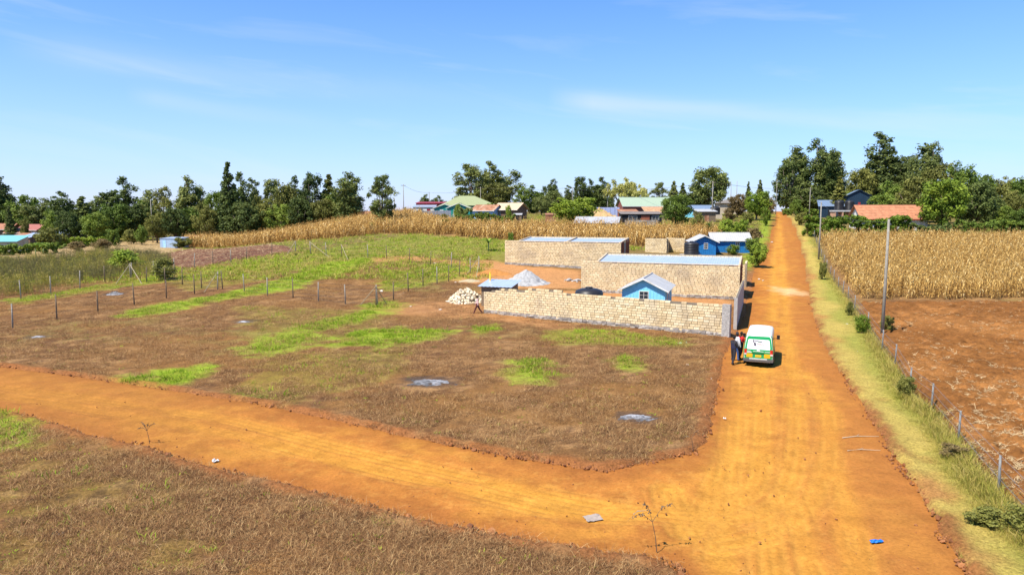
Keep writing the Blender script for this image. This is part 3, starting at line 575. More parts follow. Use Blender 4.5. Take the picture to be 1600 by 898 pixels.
def crown_mesh(kind, seed):
    r = np.random.default_rng(seed); C = []; Rr = []; limbs = []
    if kind == 'euc':      # tall, several leaders, rounded clumps with sky between
        nl = r.integers(3, 6)
        leaders = [(r.normal(0, .03), r.normal(0, .03), 1.0)] + [(r.normal(0, .11), r.normal(0, .11), r.uniform(.6, .92)) for _ in range(nl)]
        for li, (lx, ly, top) in enumerate(leaders):
            limbs.append([(lx * .1, ly * .1, .1), (lx * .55, ly * .55, top * .5), (lx, ly, top * .93)])
            for t in np.arange(.08, .985, .034):
                w = (.13 if li == 0 else .085) * math.sin(math.pi * min(1, max(.05, t * .95))) ** .6 * (1 - t) ** .25 * 1.35 * r.uniform(.4, 1.25); a = r.uniform(0, 6.28); k = min(1, t * 1.6); C.append((lx * k + w * math.cos(a), ly * k + w * math.sin(a), top * t)); Rr.append(r.uniform(.06, .115) * (1.08 - .45 * t))
        per, size = 85, .0145
    elif kind == 'cone':   # cypress-like
        for t in np.arange(.06, 1.0, .03):
            for j in range(int(2 + 6 * (1 - t))): a = r.uniform(0, 6.28); w = .16 * (1 - t) ** .8 * r.uniform(.4, 1.05); C.append((w * math.cos(a), w * math.sin(a), t)); Rr.append(r.uniform(.045, .075) * (1.15 - .8 * t))
        limbs.append([(0, 0, .1), (0, 0, .5), (0, 0, .98)]); per, size = 65, .0145
    elif kind == 'broad':  # round spreading crown
        for i in range(95):
            d = r.normal(0, 1, 3); d /= np.linalg.norm(d); q = r.uniform(.25, 1) ** .6; lump = 1 + .2 * math.sin(3 * d[0] + seed) * math.cos(4 * d[1] + seed * 2)
            C.append((d[0] * q * .37 * lump, d[1] * q * .37 * lump, .53 + d[2] * q * .39 * lump)); Rr.append(r.uniform(.07, .13))
        for i in range(6): a = i * 1.05 + r.normal(0, .2); limbs.append([(0, 0, .12), (math.cos(a) * .13, math.sin(a) * .13, .38), (math.cos(a) * .27, math.sin(a) * .27, .62)])
        per, size = 90, .021
    elif kind == 'tall':   # upright oval crown of many rounded clumps
        for i in range(105):
            d = r.normal(0, 1, 3); d /= np.linalg.norm(d); q = r.uniform(.3, 1) ** .5; lump = 1 + .28 * math.sin(4 * d[2] + seed) * math.cos(3 * d[0] + seed * 2); up = d[2] * q
            C.append((d[0] * q * .24 * lump * (1 - .35 * max(0, up)), d[1] * q * .24 * lump * (1 - .35 * max(0, up)), .53 + up * .44)); Rr.append(r.uniform(.045, .085))
        for i in range(6): a = i * 1.05 + r.normal(0, .2); limbs.append([(0, 0, .12), (math.cos(a) * .06, math.sin(a) * .06, .4), (math.cos(a) * .15, math.sin(a) * .15, .75)])
        per, size = 80, .0145
    elif kind == 'umbrella':
        for i in range(80):
            a = r.uniform(0, 6.28); q = .47 * math.sqrt(r.uniform(0, 1)); C.append((q * math.cos(a), q * math.sin(a), .5 + .42 * math.sqrt(max(0, 1 - (q / .5) ** 2)) * r.uniform(.15, 1.05) - .04 * r.uniform(0, 1))); Rr.append(r.uniform(.06, .1))
        for i in range(6): a = i * 1.05 + r.normal(0, .2); limbs.append([(0, 0, .2), (math.cos(a) * .15, math.sin(a) * .15, .42), (math.cos(a) * .33, math.sin(a) * .33, .62)])
        per, size = 85, .020
    elif kind == 'bush':
        for i in range(40):
            d = r.normal(0, 1, 3); d /= np.linalg.norm(d); q = r.uniform(.2, 1) ** .6; C.append((d[0] * q * .4, d[1] * q * .4, .5 + d[2] * q * .42)); Rr.append(r.uniform(.1, .2))
        for i in range(5): a = i * 1.26; limbs.append([(0, 0, 0), (math.cos(a) * .1, math.sin(a) * .1, .25), (math.cos(a) * .28, math.sin(a) * .28, .6)])
        per, size = 90, .034
    C = np.array(C); Rr = np.array(Rr); V, F, t = leaves(C, Rr, per, size, r); me = npmesh('crown', V, F, {'tint': ('FLOAT', t.astype(np.float32))})
    m = MB(); tr = .016 if kind in ('euc', 'cone', 'tall') else .026 if kind != 'bush' else .012
    m.tube([(0, 0, -.03), (.004, 0, .12), (0, .004, .35), (0, 0,   .62 if kind in ('euc', 'cone', 'tall') else .45)], [tr * 1.3, tr, tr * .8, tr * .4], 7)
    for L in limbs: m.tube(L, [tr * .65, tr * .42, tr * .15], 5)
    return me, m.mesh('trunk', True)
PROTO = {k: [crown_mesh(k, 100 * j + s) for s in range(n)] for j, (k, n) in enumerate((('euc', 6), ('tall', 5), ('cone', 3), ('broad', 5), ('umbrella', 2), ('bush', 4)))}
_crowns = {}
def tree(kind, leaf, px, topy, Y, wpx, label, cat='tree', name=None, group=None, var=0, base=None, bark=None, sink=0, grp=None):
    """a tree whose top shows at topy and whose crown is about wpx wide as seen from the camera, standing at depth Y"""
    x, y = base if base else AT(px, Y); z = h(x, y) - sink; ht = ZP(px, topy, y) - z; w = wpx / FPX * y
    cr_, tr_ = PROTO[kind][var % len(PROTO[kind])]; natural = {'euc': .40, 'tall': .52, 'cone': .30, 'broad': .80, 'umbrella': 1.0, 'bush': 1.0}[kind]
    sx = w / natural
    t = thing(name or {'euc': 'eucalyptus_tree', 'tall': 'eucalyptus_tree', 'cone': 'cypress_tree', 'broad': 'broadleaf_tree', 'umbrella': 'flowering_tree', 'bush': 'shrub'}[kind], label, cat, (x, y, z), rng.uniform(-.6, .6) + var * 1.3, group, (sx, sx, ht))
    key = (kind, var % len(PROTO[kind]), leaf)
    if key not in _crowns: c = cr_.copy(); c.materials.clear(); c.materials.append(LEAF[leaf]); _crowns[key] = c
    link('crown', _crowns[key], None, t); bk = bark or BARK; k2 = key[:2] + (bk.name,)
    if k2 not in _crowns: c = tr_.copy(); c.materials.append(bk); _crowns[k2] = c
    link('trunk', _crowns[k2], None, t); return t
print('trees')
TREES = [
 # left woodland edge, from the frame edge to the maize hill
 ('euc', 'dark', -14, 268, 235, 46, 'dark tree cut off by the left edge of the picture'),
 ('euc', 'dark', 10, 275, 228, 46, 'tall dark domed tree at the far left edge above the red roofs'),
 ('broad', 'broad', 42, 297, 222, 46, 'round green tree behind the red roofed houses at far left'),
 ('cone', 'euc', 17, 322, 196, 16, 'slim young conifer in front of the red roofed houses'),
 ('euc', 'euc', 72, 309, 215, 38, 'short feathery tree right of the round tree at far left'),
 ('euc', 'dark', 98, 298, 208, 42, 'dark feathery tree with a leaning top above the pink roof'),
 ('cone', 'dark', 132, 307, 200, 40, 'dark leaning conifer right of the pink roof'),
 ('euc', 'euc', 158, 306, 212, 36, 'grey green leaning tree between conifer and twin topped tree'),
 ('euc', 'dark', 195, 275, 214, 46, 'tall twin topped dark tree standing above the left woodland'),
 ('broad', 'broad', 180, 311, 192, 44, 'bright leafy tree at the foot of the twin topped tree'),
 ('broad', 'dark', 215, 312, 196, 46, 'dark round tree right below the twin topped tree'),
 ('broad', 'broad', 231, 305, 206, 34, 'small rounded tree left of the pole behind the tin shed'),
 ('euc', 'olive', 258, 286, 190, 30, 'olive topped tree just behind the small tin shed'),
 ('euc', 'euc', 286, 274, 204, 40, 'tall twin peaked green tree behind the tin shed'),
 ('broad', 'dark', 275, 320, 184, 40, 'low dark crown directly over the tin shed'),
 ('euc', 'euc', 313, 288, 208, 34, 'pointed grey green tree between twin peaked and spired trees'),
 ('broad', 'olive', 322, 316, 184, 34, 'rusty green low tree right of the tin shed'),
 ('broad', 'broad', 342, 290, 200, 38, 'full light green tree left of the spired conifer'),
 ('cone', 'dark', 361, 254, 186, 34, 'dark spired conifer with a thin drooping leader'),
 ('euc', 'dark', 378, 268, 196, 36, 'dark dense tree right beside the spired conifer'),
 ('euc', 'euc', 397, 277, 202, 32, 'pointed tree at the right end of the spired group'),
 ('euc', 'euc', 428, 273, 206, 34, 'slim pointed tree left of the middle of the treeline gap'),
 ('broad', 'olive', 450, 281, 196, 44, 'bushy olive tree in the row above the brown maize'),
 ('euc', 'dark', 466, 274, 214, 28, 'thin dark tree poking up behind the bushy olive tree'),
 ('euc', 'dark', 490, 262, 196, 38, 'tallest dark tree in the row above the brown maize'),
 ('cone', 'olive', 516, 273, 198, 34, 'sparse olive conifer between two dark trees above the maize'),
 ('euc', 'dark', 547, 268, 190, 46, 'broad dark tree ending the row above the brown maize'),
 ('euc', 'dark', 598, 268, 156, 38, 'lone dark columnar tree standing at the edge of the brown maize'),
 # middle distance
 ('euc', 'euc', 668, 303, 330, 15, 'small far tree left of the maroon building chimney pole'),
 ('euc', 'euc', 686, 305, 335, 17, 'small far tree right of the pole over the maroon building'),
 ('euc', 'euc', 736, 252, 262, 50, 'great grey green eucalyptus left of pair behind the olive roofed house'),
 ('euc', 'euc', 766, 251, 268, 48, 'great eucalyptus with a side plume behind the olive roofed house'),
 ('broad', 'olive', 778, 281, 250, 46, 'brownish green tree below the great eucalyptus pair'),
 ('euc', 'broad', 816, 289, 240, 24, 'left of two small green trees right of the brown roofed houses'),
 ('euc', 'broad', 833, 289, 244, 24, 'right of two small green trees right of the brown roofed houses'),
 ('euc', 'dark', 861, 279, 262, 20, 'thin dark pointed tree above the low green trees in the middle'),
 ('broad', 'euc', 866, 296, 220, 36, 'soft green rounded tree left of the dark mango tree'),
 ('broad', 'euc', 846, 303, 214, 26, 'low soft green tree between small trees and rounded tree'),
 ('euc', 'euc', 887, 289, 280, 18, 'short far tree behind the white pole in the middle'),
 ('euc', 'dark', 906, 272, 274, 24, 'tall dark far tree behind the mango tree'),
 ('euc', 'dark', 922, 279, 286, 20, 'dark far tree right of the tall far one'),
 ('euc', 'dark', 940, 276, 276, 28, 'dark far tree directly left of the yellow flowering tree'),
 ('broad', 'lime', 896, 303, 158, 62, 'big dark green mango tree with light leaf tips in the maize'),
 ('umbrella', 'yellow', 970, 274, 205, 46, 'yellow flowering tree rising over the green roofed house'),
 ('umbrella', 'yellow', 994, 285, 202, 34, 'right hand lower dome of yellow blossom beside the green roof'),
 ('euc', 'euc', 1030, 282, 300, 24, 'far grey green tree over the right end of the green roof'),
 ('cone', 'euc', 1052, 283, 305, 20, 'far pointed tree right of the green roof'),
 ('cone', 'euc', 1066, 286, 305, 18, 'second far pointed tree left of the big dark tree'),
 ('broad', 'broad', 1056, 299, 150, 46, 'leafy green tree with bare lower stems in the middle yard'),
 ('broad', 'olive', 1090, 330, 142, 18, 'small light green tree right of the leafy yard tree'),
 ('broad', 'dark', 1107, 252, 212, 56, 'tall dark full tree beside the grey green power pole'),
 ('broad', 'dark', 1078, 298, 214, 30, 'low dark tree left of the tall dark full tree'),
 ('broad', 'dry', 1152, 300, 190, 28, 'dull grey tree left of the yellow green roadside tree'),
 ('broad', 'lime', 1182, 293, 178, 34, 'yellow green roadside tree left of the top of the road'),
 ('cone', 'euc', 1168, 284, 290, 12, 'thin far conifer above the roadside trees'),
 ('cone', 'euc', 1186, 281, 280, 16, 'short far conifer just left of the road top'),
 ('broad', 'dry', 1200, 306, 196, 20, 'dry brownish tree at the left shoulder of the road top'),
 # right of the road
 ('euc', 'dark', 1228, 243, 236, 40, 'leftmost tall eucalyptus of the clump right of the road top'),
 ('euc', 'euc', 1246, 228, 246, 48, 'high domed eucalyptus in the left half of the clump by the road'),
 ('euc', 'dark', 1274, 216, 242, 40, 'tallest dark plume in the clump by the road top'),
 ('euc', 'euc', 1296, 234, 250, 36, 'light eucalyptus right of the tallest plume by the road'),
 ('euc', 'euc', 1311, 252, 244, 28, 'lower eucalyptus closing the right side of the roadside clump'),
 ('broad', 'euc', 1262, 290, 232, 60, 'dark understory tree under the roadside eucalyptus clump'),
 ('cone', 'olive', 1310, 276, 196, 28, 'olive tree in front of the dark barn'),
 ('euc', 'euc', 1369, 205, 226, 62, 'tallest eucalyptus in the picture behind the dark barn'),
 ('broad', 'olive', 1343, 255, 222, 40, 'olive lower tree left of the tallest eucalyptus'),
 ('euc', 'euc', 1411, 238, 222, 42, 'rounded grey green tree between the two tallest right hand trees'),
 ('broad', 'broad', 1396, 282, 190, 44, 'light green tree right of the dark barn gable'),
 ('euc', 'euc', 1446, 221, 214, 36, 'slender pointed tree right of the tallest eucalyptus'),
 ('broad', 'olive', 1426, 270, 158, 56, 'open crowned tree in front of the orange tiled roof'),
 ('broad', 'olive', 1466, 248, 205, 50, 'flat topped olive tree behind the big bright green tree'),
 ('broad', 'broad', 1500, 252, 190, 48, 'bright leafy crown right of the flat topped olive tree'),
 ('broad', 'lime', 1470, 270, 142, 66, 'big bright green tree hanging over the right hedge'),
 ('broad', 'dark', 1522, 277, 150, 58, 'dark round tree with a bleached trunk before it'),
 ('broad', 'broad', 1534, 268, 220, 34, 'small bright crown behind the dark round tree'),
 ('umbrella', 'olive', 1562, 273, 230, 50, 'flat spreading acacia like tree at far right'),
 ('broad', 'olive', 1560, 285, 172, 46, 'olive green tree right of the dark round tree'),
 ('broad', 'broad', 1596, 272, 178, 56, 'green tree filling the right edge of the picture'),
 ('broad', 'dark', 1640, 268, 175, 60, 'tree just past the right edge of the picture'),
 ('euc', 'dark', 1545, 300, 160, 36, 'dark ragged tree behind the hedge at right'),
 ('broad', 'broad', 1568, 318, 146, 26, 'bright green upright bush over the right hedge'),
 ('broad', 'broad', 1592, 323, 143, 34, 'low rounded bright bush at the right end of the hedge'),
 # lower trees filling the woodland edge at left and the mass at right
 ('broad', 'broad', 82, 326, 188, 24, 'low rounded tree right beside the red roofed houses'),
 ('broad', 'olive', 40, 338, 182, 11, 'small olive tree between the two red roofed houses'),
 ('broad', 'dark', 112, 326, 186, 36, 'low dark tree hiding the pink roofed house front'),
 ('broad', 'broad', 150, 328, 184, 38, 'low green tree under the dark leaning conifer'),
 ('broad', 'olive', 246, 326, 182, 30, 'olive bushy tree left behind the pale blue shed'),
 ('broad', 'broad', 300, 318, 192, 40, 'green tree filling the gap right of the twin peaked tree'),
 ('broad', 'dark', 384, 310, 184, 46, 'dark low tree at the foot of the spired conifer'),
 ('broad', 'olive', 412, 306, 190, 38, 'olive tree in the dip of the treeline above the maize'),
 ('broad', 'broad', 440, 312, 188, 40, 'low green tree under the slim pointed tree'),
 ('broad', 'dark', 470, 304, 188, 42, 'dark round tree left below the tallest maize row tree'),
 ('broad', 'olive', 506, 306, 190, 40, 'olive round tree right below the tallest maize row tree'),
 ('broad', 'broad', 530, 300, 194, 38, 'green tree left of the broad dark end tree'),
 ('broad', 'broad', 1378, 300, 184, 44, 'green tree over the ridge of the tiled roof'),
 ('broad', 'olive', 1446, 300, 170, 50, 'olive tree behind the right end of the tiled roof'),
 ('broad', 'broad', 1500, 296, 165, 46, 'green tree between the bright and the dark round tree'),
 ('broad', 'olive', 1580, 300, 160, 46, 'olive tree low behind the right end of the hedge'),
 ('broad', 'dark', 1615, 296, 160, 50, 'dark tree half cut by the right edge of the picture'),
 ('broad', 'broad', 1322, 296, 214, 34, 'green tree between the roadside clump and the barn'),
]
for i, (kind, leaf, px, ty, Yd, w, lab) in enumerate(TREES): tree('tall' if kind == 'euc' and i % 3 == 0 else kind, leaf, px, ty, Yd, w * 1.2, lab, group='trees around the fields', var=i * 7 % 11)
SHRUBS = [('lime', 1185, 374, G(1185, 418), 34, 'leafy bush with dark stems beside the road and blue house'), ('broad', 1176, 366, G(1175, 399), 30, 'green bush against the right end of the blue house'), ('lime', 1146, 381, G(1146, 399), 24, 'round bush in front of the blue house wall'),
 ('lime', 1136, 340, AT(1136, 128), 34, 'yellow green bushy clump behind the blue house'), ('lime', 1160, 338, AT(1160, 130), 36, 'second yellow green clump nearer the road behind the blue house'), ('dry', 1178, 350, AT(1178, 122), 30, 'brown dry bush between yellow clump and road'),
 ('broad', 1106, 346, AT(1106, 133), 20, 'low green bush right of the leafy yard tree'), ('broad', 1243, 310, AT(1243, 212), 24, 'round dark bush at the right shoulder of the road top'), ('olive', 1252, 328, AT(1252, 160), 22, 'olive roadside bush below the round dark bush'), ('dry', 1268, 332, AT(1266, 138), 20, 'straggly bush by the fence at the hedge corner'),
 ('lime', 1343, 490, G(1345, 522), 30, 'weedy green bush growing through the fence below the pole'), ('olive', 1330, 470, G(1327, 494), 16, 'small leafy shrub against the fence above the weedy bush'), ('olive', 1384, 488, G(1384, 520), 26, 'dry weedy shrub around the foot of the near power pole'), ('olive', 1284, 404, G(1285, 438), 16, 'narrow green shrub trailing along the fence near the maize corner'), ('olive', 1596, 786, G(1600, 838), 75, 'bushy weed clump at the fence in the lower right corner'),
 ('olive', 1530, 790, G(1540, 822), 70, 'low leafy weed clump left of the corner bush'), ('dry', 1500, 690, G(1487, 716), 50, 'dry weed clump at a fence post on the right'), ('olive', 1420, 580, G(1414, 622), 34, 'tall weeds hugging a fence post beside the ploughed field'),
 ('olive', 262, 400, G(258, 438), 46, 'weedy bush by the fence corner below the dark ploughed strip'), ('lime', 196, 388, G(196, 424), 60, 'yellow green weedy clump in the middle of the tall weeds'), ('olive', 285, 368, G(285, 388), 34, 'brown green bush at the lower edge of the left maize'), ('olive', 312, 370, G(314, 386), 22, 'small bush at the corner of the left maize'),
 ('broad', 222, 350, AT(222, 172), 22, 'clipped dark bush left of the tin shed'), ('olive', 205, 356, AT(205, 176), 24, 'brownish bush left of the clipped dark bush'), ('olive', 80, 350, AT(80, 158), 46, 'dark grey green bush behind the banana plant'), ('broad', 178, 352, AT(178, 168), 26, 'light green bush at the end of the long left hedge'), ('dry', 160, 372, AT(160, 152), 34, 'brown scrub below the long left hedge'), ('dry', 120, 376, AT(120, 148), 30, 'brown scrub right of the banana plant'),
 ('olive', 610, 338, AT(606, 150), 26, 'brown green scrub at the foot of the lone dark tree'), ('lime', 584, 345, AT(584, 146), 20, 'yellow green shrub left of the lone dark tree'), ('broad', 668, 344, AT(668, 150), 26, 'green shrub in the gap of the maize field'), ('broad', 694, 342, AT(694, 148), 26, 'second green shrub right of the gap in the maize'), ('olive', 690, 332, AT(690, 166), 30, 'tall olive shrub below the grey metal fence'),
 ('lime', 798, 357, AT(798, 113), 13, 'small bright shrub above the left end of the rear block row'), ('lime', 794, 319, AT(794, 172), 12, 'clipped lime ball shrub before the tan roofed house'), ('broad', 1568, 346, AT(1572, 134), 30, 'hedge side bush at far right'),
 ('dry', 1140, 322, AT(1140, 176), 22, 'reddish brown bush right of the far black tank'), ('olive', 1170, 328, AT(1168, 160), 24, 'grey scrub under the roadside trees'), ('broad', 716, 317, AT(716, 170), 18, 'upright dark shrub at the left end of the middle hedge'), ('olive', 362, 395, G(462, 400), 8, 'small dark shrub on the back fence line'),
 ('lime', 1200, 318, AT(1196, 158), 16, 'green shrub on the left bank of the rising road')]
for i, (leaf, px, ty, b, w, lab) in enumerate(SHRUBS): tree('bush', leaf, px, ty, b[1], w, lab, 'shrub', base=b, group='shrubs', var=i)
# far trees on the skyline read as one mass
X, Y = sample(420, 380, 800, -.9, .9); k = (np.abs(X / Y - .385) > .02); X, Y = X[k], Y[k]; n = len(X)
fm = []
for i in range(3): c = PROTO['euc'][i][0].copy(); c.materials.clear(); c.materials.append(LEAF['euc']); fm.append(c)
scatter('distant_woodland', spread(X, Y, -1), np.stack([np.zeros(n), np.zeros(n), rng.uniform(0, 6.28, n)], -1), rng.uniform(6, 12.5, n), rng.integers(0, 3, n), fm, 'far belt of trees along the skyline', 'woodland')

def hedge(pts, hh, w, leaf, label, size=.2, dens=70):
    r = np.random.default_rng(len(label)); Cn, Rr = [], []
    b = pts[0]; bz = h(*b); t = thing('hedge', label, 'hedge', (b[0], b[1], bz), group='hedges')
    m = MB()
    for (ax, ay), (bx, by) in zip(pts[:-1], pts[1:]):
        L = math.hypot(bx - ax, by - ay)
        for i in range(int(L * hh * 5.0)):
            s = r.uniform(0, 1); x, y = ax + (bx - ax) * s, ay + (by - ay) * s; x += r.uniform(-w, w) * .5; y += r.uniform(-w, w) * .5; z = h(x, y) + r.uniform(.05, 1) ** .7 * hh * (.94 + .1 * math.sin(x * .7)); Cn.append((x - b[0], y - b[1], z - bz)); Rr.append(r.uniform(.3, .55))
        for i in range(int(L / 1.2)): s = (i + .5) / (L / 1.2); x, y = ax + (bx - ax) * s, ay + (by - ay) * s; z = h(x, y) - bz; m.tube([(x - b[0], y - b[1], z - .1), (x - b[0] + r.normal(0, .1), y - b[1], z + hh * .7)], [.04, .015], 5)
    V, F, tt = leaves(np.array(Cn), np.array(Rr), 60, size, r); link('foliage', npmesh('foliage', V, F, {'tint': ('FLOAT', tt.astype(np.float32))}), LEAF[leaf], t); m.build('stem', BARK, t); return t
hedge([AT(1262, 136), AT(1290, 133), AT(1330, 133), AT(1375, 132), AT(1420, 132)], 4.2, 1.8, 'lime', 'bushy green hedge between right maize field and tiled house')
hedge([AT(1420, 131), AT(1490, 131)], 2.9, 1.6, 'dark', 'dark shaded hedge under the big bright green tree')  # foliage takes the dark leaf colour
hedge([AT(1490, 131), AT(1560, 130), AT(1640, 130)], 3.6, 1.6, 'broad', 'trimmed green hedge along the far side of the right maize')
hedge([AT(1290, 168), AT(1340, 168)], 1.6, 1.4, 'broad', 'low hedge below the water tank stand')
hedge([AT(712, 164), AT(760, 162), AT(803, 160)], 2.6, 1.3, 'broad', 'clipped green hedge before the brown roofed houses')
hedge([AT(722, 168), AT(732, 168)], 4.2, 1.6, 'dark', 'tall dark hedge clump beside the teal gables')
hedge([AT(757, 205), AT(790, 205)], 3.6, 1.6, 'broad', 'leafy hedge behind the rusty roof')
hedge([AT(92, 160), AT(130, 166), AT(172, 172)], 2.4, 1.6, 'lime', 'long square hedge with yellow top at left')
hedge([AT(-30, 136), AT(10, 137), AT(55, 140), AT(92, 144)], 2.2, 2.2, 'broad', 'dark green hedge below the turquoise roof')
hedge([AT(1224, 222), AT(1236, 216)], 2.2, 1.4, 'broad', 'short green hedge at the road top')
hedge([AT(1256, 200), AT(1282, 196)], 2.4, 1.4, 'broad', 'green hedge in front of the dark barn annex')

# banana plants: every blade is a leaf of its own
BAN = tinted('banana_leaf', [(0, (.07, .13, .02)), (.6, (.15, .25, .035)), (1, (.30, .38, .06))], use='random', translucent=.3)
def banana(base, H, n, label, seed):
    r = np.random.default_rng(seed); t = thing('banana_plant', label, 'banana plant', P3(base), group='banana plants'); m = MB(); m.tube([(0, 0, -.05), (.03, 0, H * .25), (.02, .02, H * .5)], [.12, .1, .07], 8); m.build('stem', plain('banana_stem', (.20, .24, .08), .6), t, True)
    for i in range(n):
        a = i * 2.4 + r.normal(0, .2); L = H * r.uniform(.5, .75); d = Vector((math.cos(a), math.sin(a), 0)); s = Vector((-d.y, d.x, 0)); p = Vector((.02, .02, H * .48)); up = r.uniform(.9, 1.45); q = MB(); pr = None; w = H * .085
        for k in range(7):
            f = k / 6; pt = p + d * (L * math.cos(up) * .3 * k * .6) ; e = up - f * 1.6; 
            if k: p = p + (d * math.cos(up - (f - .08) * 1.7) + Vector((0, 0, math.sin(up - (f - .08) * 1.7)))) * L / 6
            ww = w * math.sin(math.pi * min(1, .12 + f * .86)) ** .7; c = (p - s * ww + Vector((0, 0, ww * .35)), p, p + s * ww + Vector((0, 0, ww * .35)))
            if pr: q.face([pr[0], pr[1], c[1], c[0]]); q.face([pr[1], pr[2], c[2], c[1]])
            pr = c
        q.build('leaf', BAN, t)
banana(G(56, 402), 3.6, 9, 'large banana plant beside the dark hedge at far left', 1); banana(G(68, 398), 2.8, 8, 'smaller banana plant right of the large one at far left', 2)
banana(AT(530, 165), 3.4, 8, 'pale banana plant standing in the brown maize', 3); banana(AT(488, 176), 3.0, 7, 'left banana plant in the brown maize', 4); banana(AT(500, 178), 2.8, 7, 'banana plant between two others in the brown maize', 5)
banana(G(763, 393), 2.9, 8, 'slim upright young banana plant left of the rear block row', 6)
banana(AT(1135, 118), 2.4, 6, 'young banana plant above the blue house roof', 7)

# ------------------------------------------------------------------ buildings
BLOCK = tinted('cream_stone_block', [(0, (.56, .42, .24)), (.3, (.68, .53, .31)), (.7, (.76, .61, .38)), (1, (.80, .68, .46))], use='both', scale=5, var=.3, bumpy=.3, stain=(.38, .30, .21))
MORTAR = plain('mortar', (.20, .165, .125), .95, var=.3); RUBBLE = tinted('foundation_stone', [(0, (.22, .19, .17)), (1, (.44, .40, .36))], use='tint', bumpy=.5); PLASTER = plain('cement_plaster', (.38, .36, .34), .9, var=.25, scale=5)
TIN = plain('galvanised_sheet', (.50, .58, .72), .32, .35, var=.12, scale=1.2, spec=.5); TIN_G = plain('grey_sheet', (.50, .49, .47), .45, .2, var=.15, scale=1.0); RED_OX = plain('red_oxide_steel', (.20, .045, .02), .55, 0, var=.25); DARKIN = plain('opening_shade_paint', (.015, .015, .018), .7); GLASS = plain('window_glass', (.03, .04, .05), .12, spec=.6); WHITE_P = plain('white_paint', (.72, .72, .70), .5, var=.12, dirt=(.45, .40, .33)); TIMBER = plain('weathered_timber', (.20, .145, .095), .85, var=.4, scale=6); BLACKPL = plain('black_polythene', (.022, .022, .025), .42, var=.2, spec=.4)  # near-black colour paints the shade of open doorways onto solid panels
_blk = None
def blockwall(parent, a, b, zb, zt, individual=0, thick=.2, L=.42, hh=.205, ragged=None, seed=1, rub=.0):
    """courses of cut stone between a and b (2D, in the parent's frame); zb, zt functions of the distance run; joints recessed"""
    global _blk
    r = np.random.default_rng(seed); a = Vector(a); b = Vector(b); d = b - a; W = d.length; d /= W; nrm = Vector((-d.y, d.x)); ang = math.atan2(d.y, d.x); m = MB(); core = MB(); k = thick * .5
    zbf = zb if callable(zb) else (lambda s: zb); ztf = zt if callable(zt) else (lambda s: zt); z0 = min(zbf(0), zbf(W)); items = []; seg = int(W / .84) + 1
    for i in range(seg):
        s0, s1 = i * W / seg, (i + 1) * W / seg; top = min(ztf(s0 + .01), ztf(s1 - .01)) - .03
        for_ = [a + d * s0 - nrm * (k - .05), a + d * s1 - nrm * (k - .05), a + d * s1 + nrm * (k - .05), a + d * s0 + nrm * (k - .05)]
        core.hexa([(p.x, p.y, min(zbf(s0), zbf(s1)) - .25) for p in for_] + [(p.x, p.y, top) for p in for_])
    row = 0; z = z0
    while z < max(ztf(s) for s in np.linspace(0, W, 20)) - hh * .5:
        s = -L * .5 * (row % 2)
        while s < W - .02:
            l = L * r.uniform(.92, 1.08); s0, s1 = max(s, 0) + .015, min(s + l, W) - .015; mid = (s0 + s1) / 2
            if s1 - s0 > .06 and z + hh * .6 < ztf(mid) and z + hh > zbf(mid) - .05 and not (ragged and z + 1.6 * hh > ztf(mid) and r.uniform() < ragged): items.append((s0, s1, z + .015, z + hh - .015, r.normal(0, .008)))
            s += l
        z += hh; row += 1
    if rub: 
        rm = MB(); s = 0
        while s < W:
            l = r.uniform(.2, .5); zz = zbf(s + l / 2)
            for q in range(3):
                z1 = zz - .15 + q * .18; o = r.uniform(.01, .07); c = [a + d * (s + .01) - nrm * (k + o), a + d * min(s + l, W) - nrm * (k + o), a + d * min(s + l, W) + nrm * (k + o), a + d * (s + .01) + nrm * (k + o)]
                if z1 < zz + rub: rm.hexa([(p.x + r.normal(0, .015), p.y + r.normal(0, .015), z1 + r.normal(0, .015)) for p in c] + [(p.x + r.normal(0, .02), p.y + r.normal(0, .02), z1 + .17 + r.normal(0, .02)) for p in c], 0, r.uniform(0, 1))
            s += l
        tag(rm.build('foundation_stones', RUBBLE, parent), kind='stuff')
    if individual:
        # the stones that show largest (nearest the camera) are single parts
        items.sort(key=lambda q: -(q[0])); single, items = items[:individual], items[individual:]
        if _blk is None:
            bb = MB(); bb.box(-.5, .5, -.5, .5, -.5, .5); _blk = bb.mesh('block'); _blk.materials.append(tinted('cream_stone_block_single', [(0, (.56, .42, .24)), (.3, (.68, .53, .31)), (.7, (.76, .61, .38)), (1, (.80, .68, .46))], use='random', scale=2, var=.3, bumpy=.3, stain=(.38, .30, .21)))
        for s0, s1, q0, q1, o in single:
            ob = link('block', _blk, None, parent); c = a + d * (s0 + s1) * .5 - nrm * o; ob.location = (c.x, c.y, (q0 + q1) / 2); ob.scale = (s1 - s0, thick, q1 - q0); ob.rotation_euler = (r.normal(0, .006), r.normal(0, .006), ang + r.normal(0, .01))
    for s0, s1, q0, q1, o in items:
        c = [a + d * s0 - nrm * (k + o), a + d * s1 - nrm * (k + o), a + d * s1 + nrm * (k - o), a + d * s0 + nrm * (k - o)]; m.hexa([(p.x, p.y, q0) for p in c] + [(p.x, p.y, q1) for p in c], 0, r.uniform(0, 1))
    if items: tag(m.build('blockwork', BLOCK, parent), kind='stuff')
    core.build('mortar_core', MORTAR, parent)
RD = Vector((.345, .939)); RP = Vector((-RD.y, RD.x))      # along the road, and square to it (to the left)
RZ = math.atan2(RD.y, RD.x) - math.pi / 2                  # local +y runs along the road, local -x away from it
print('buildings')
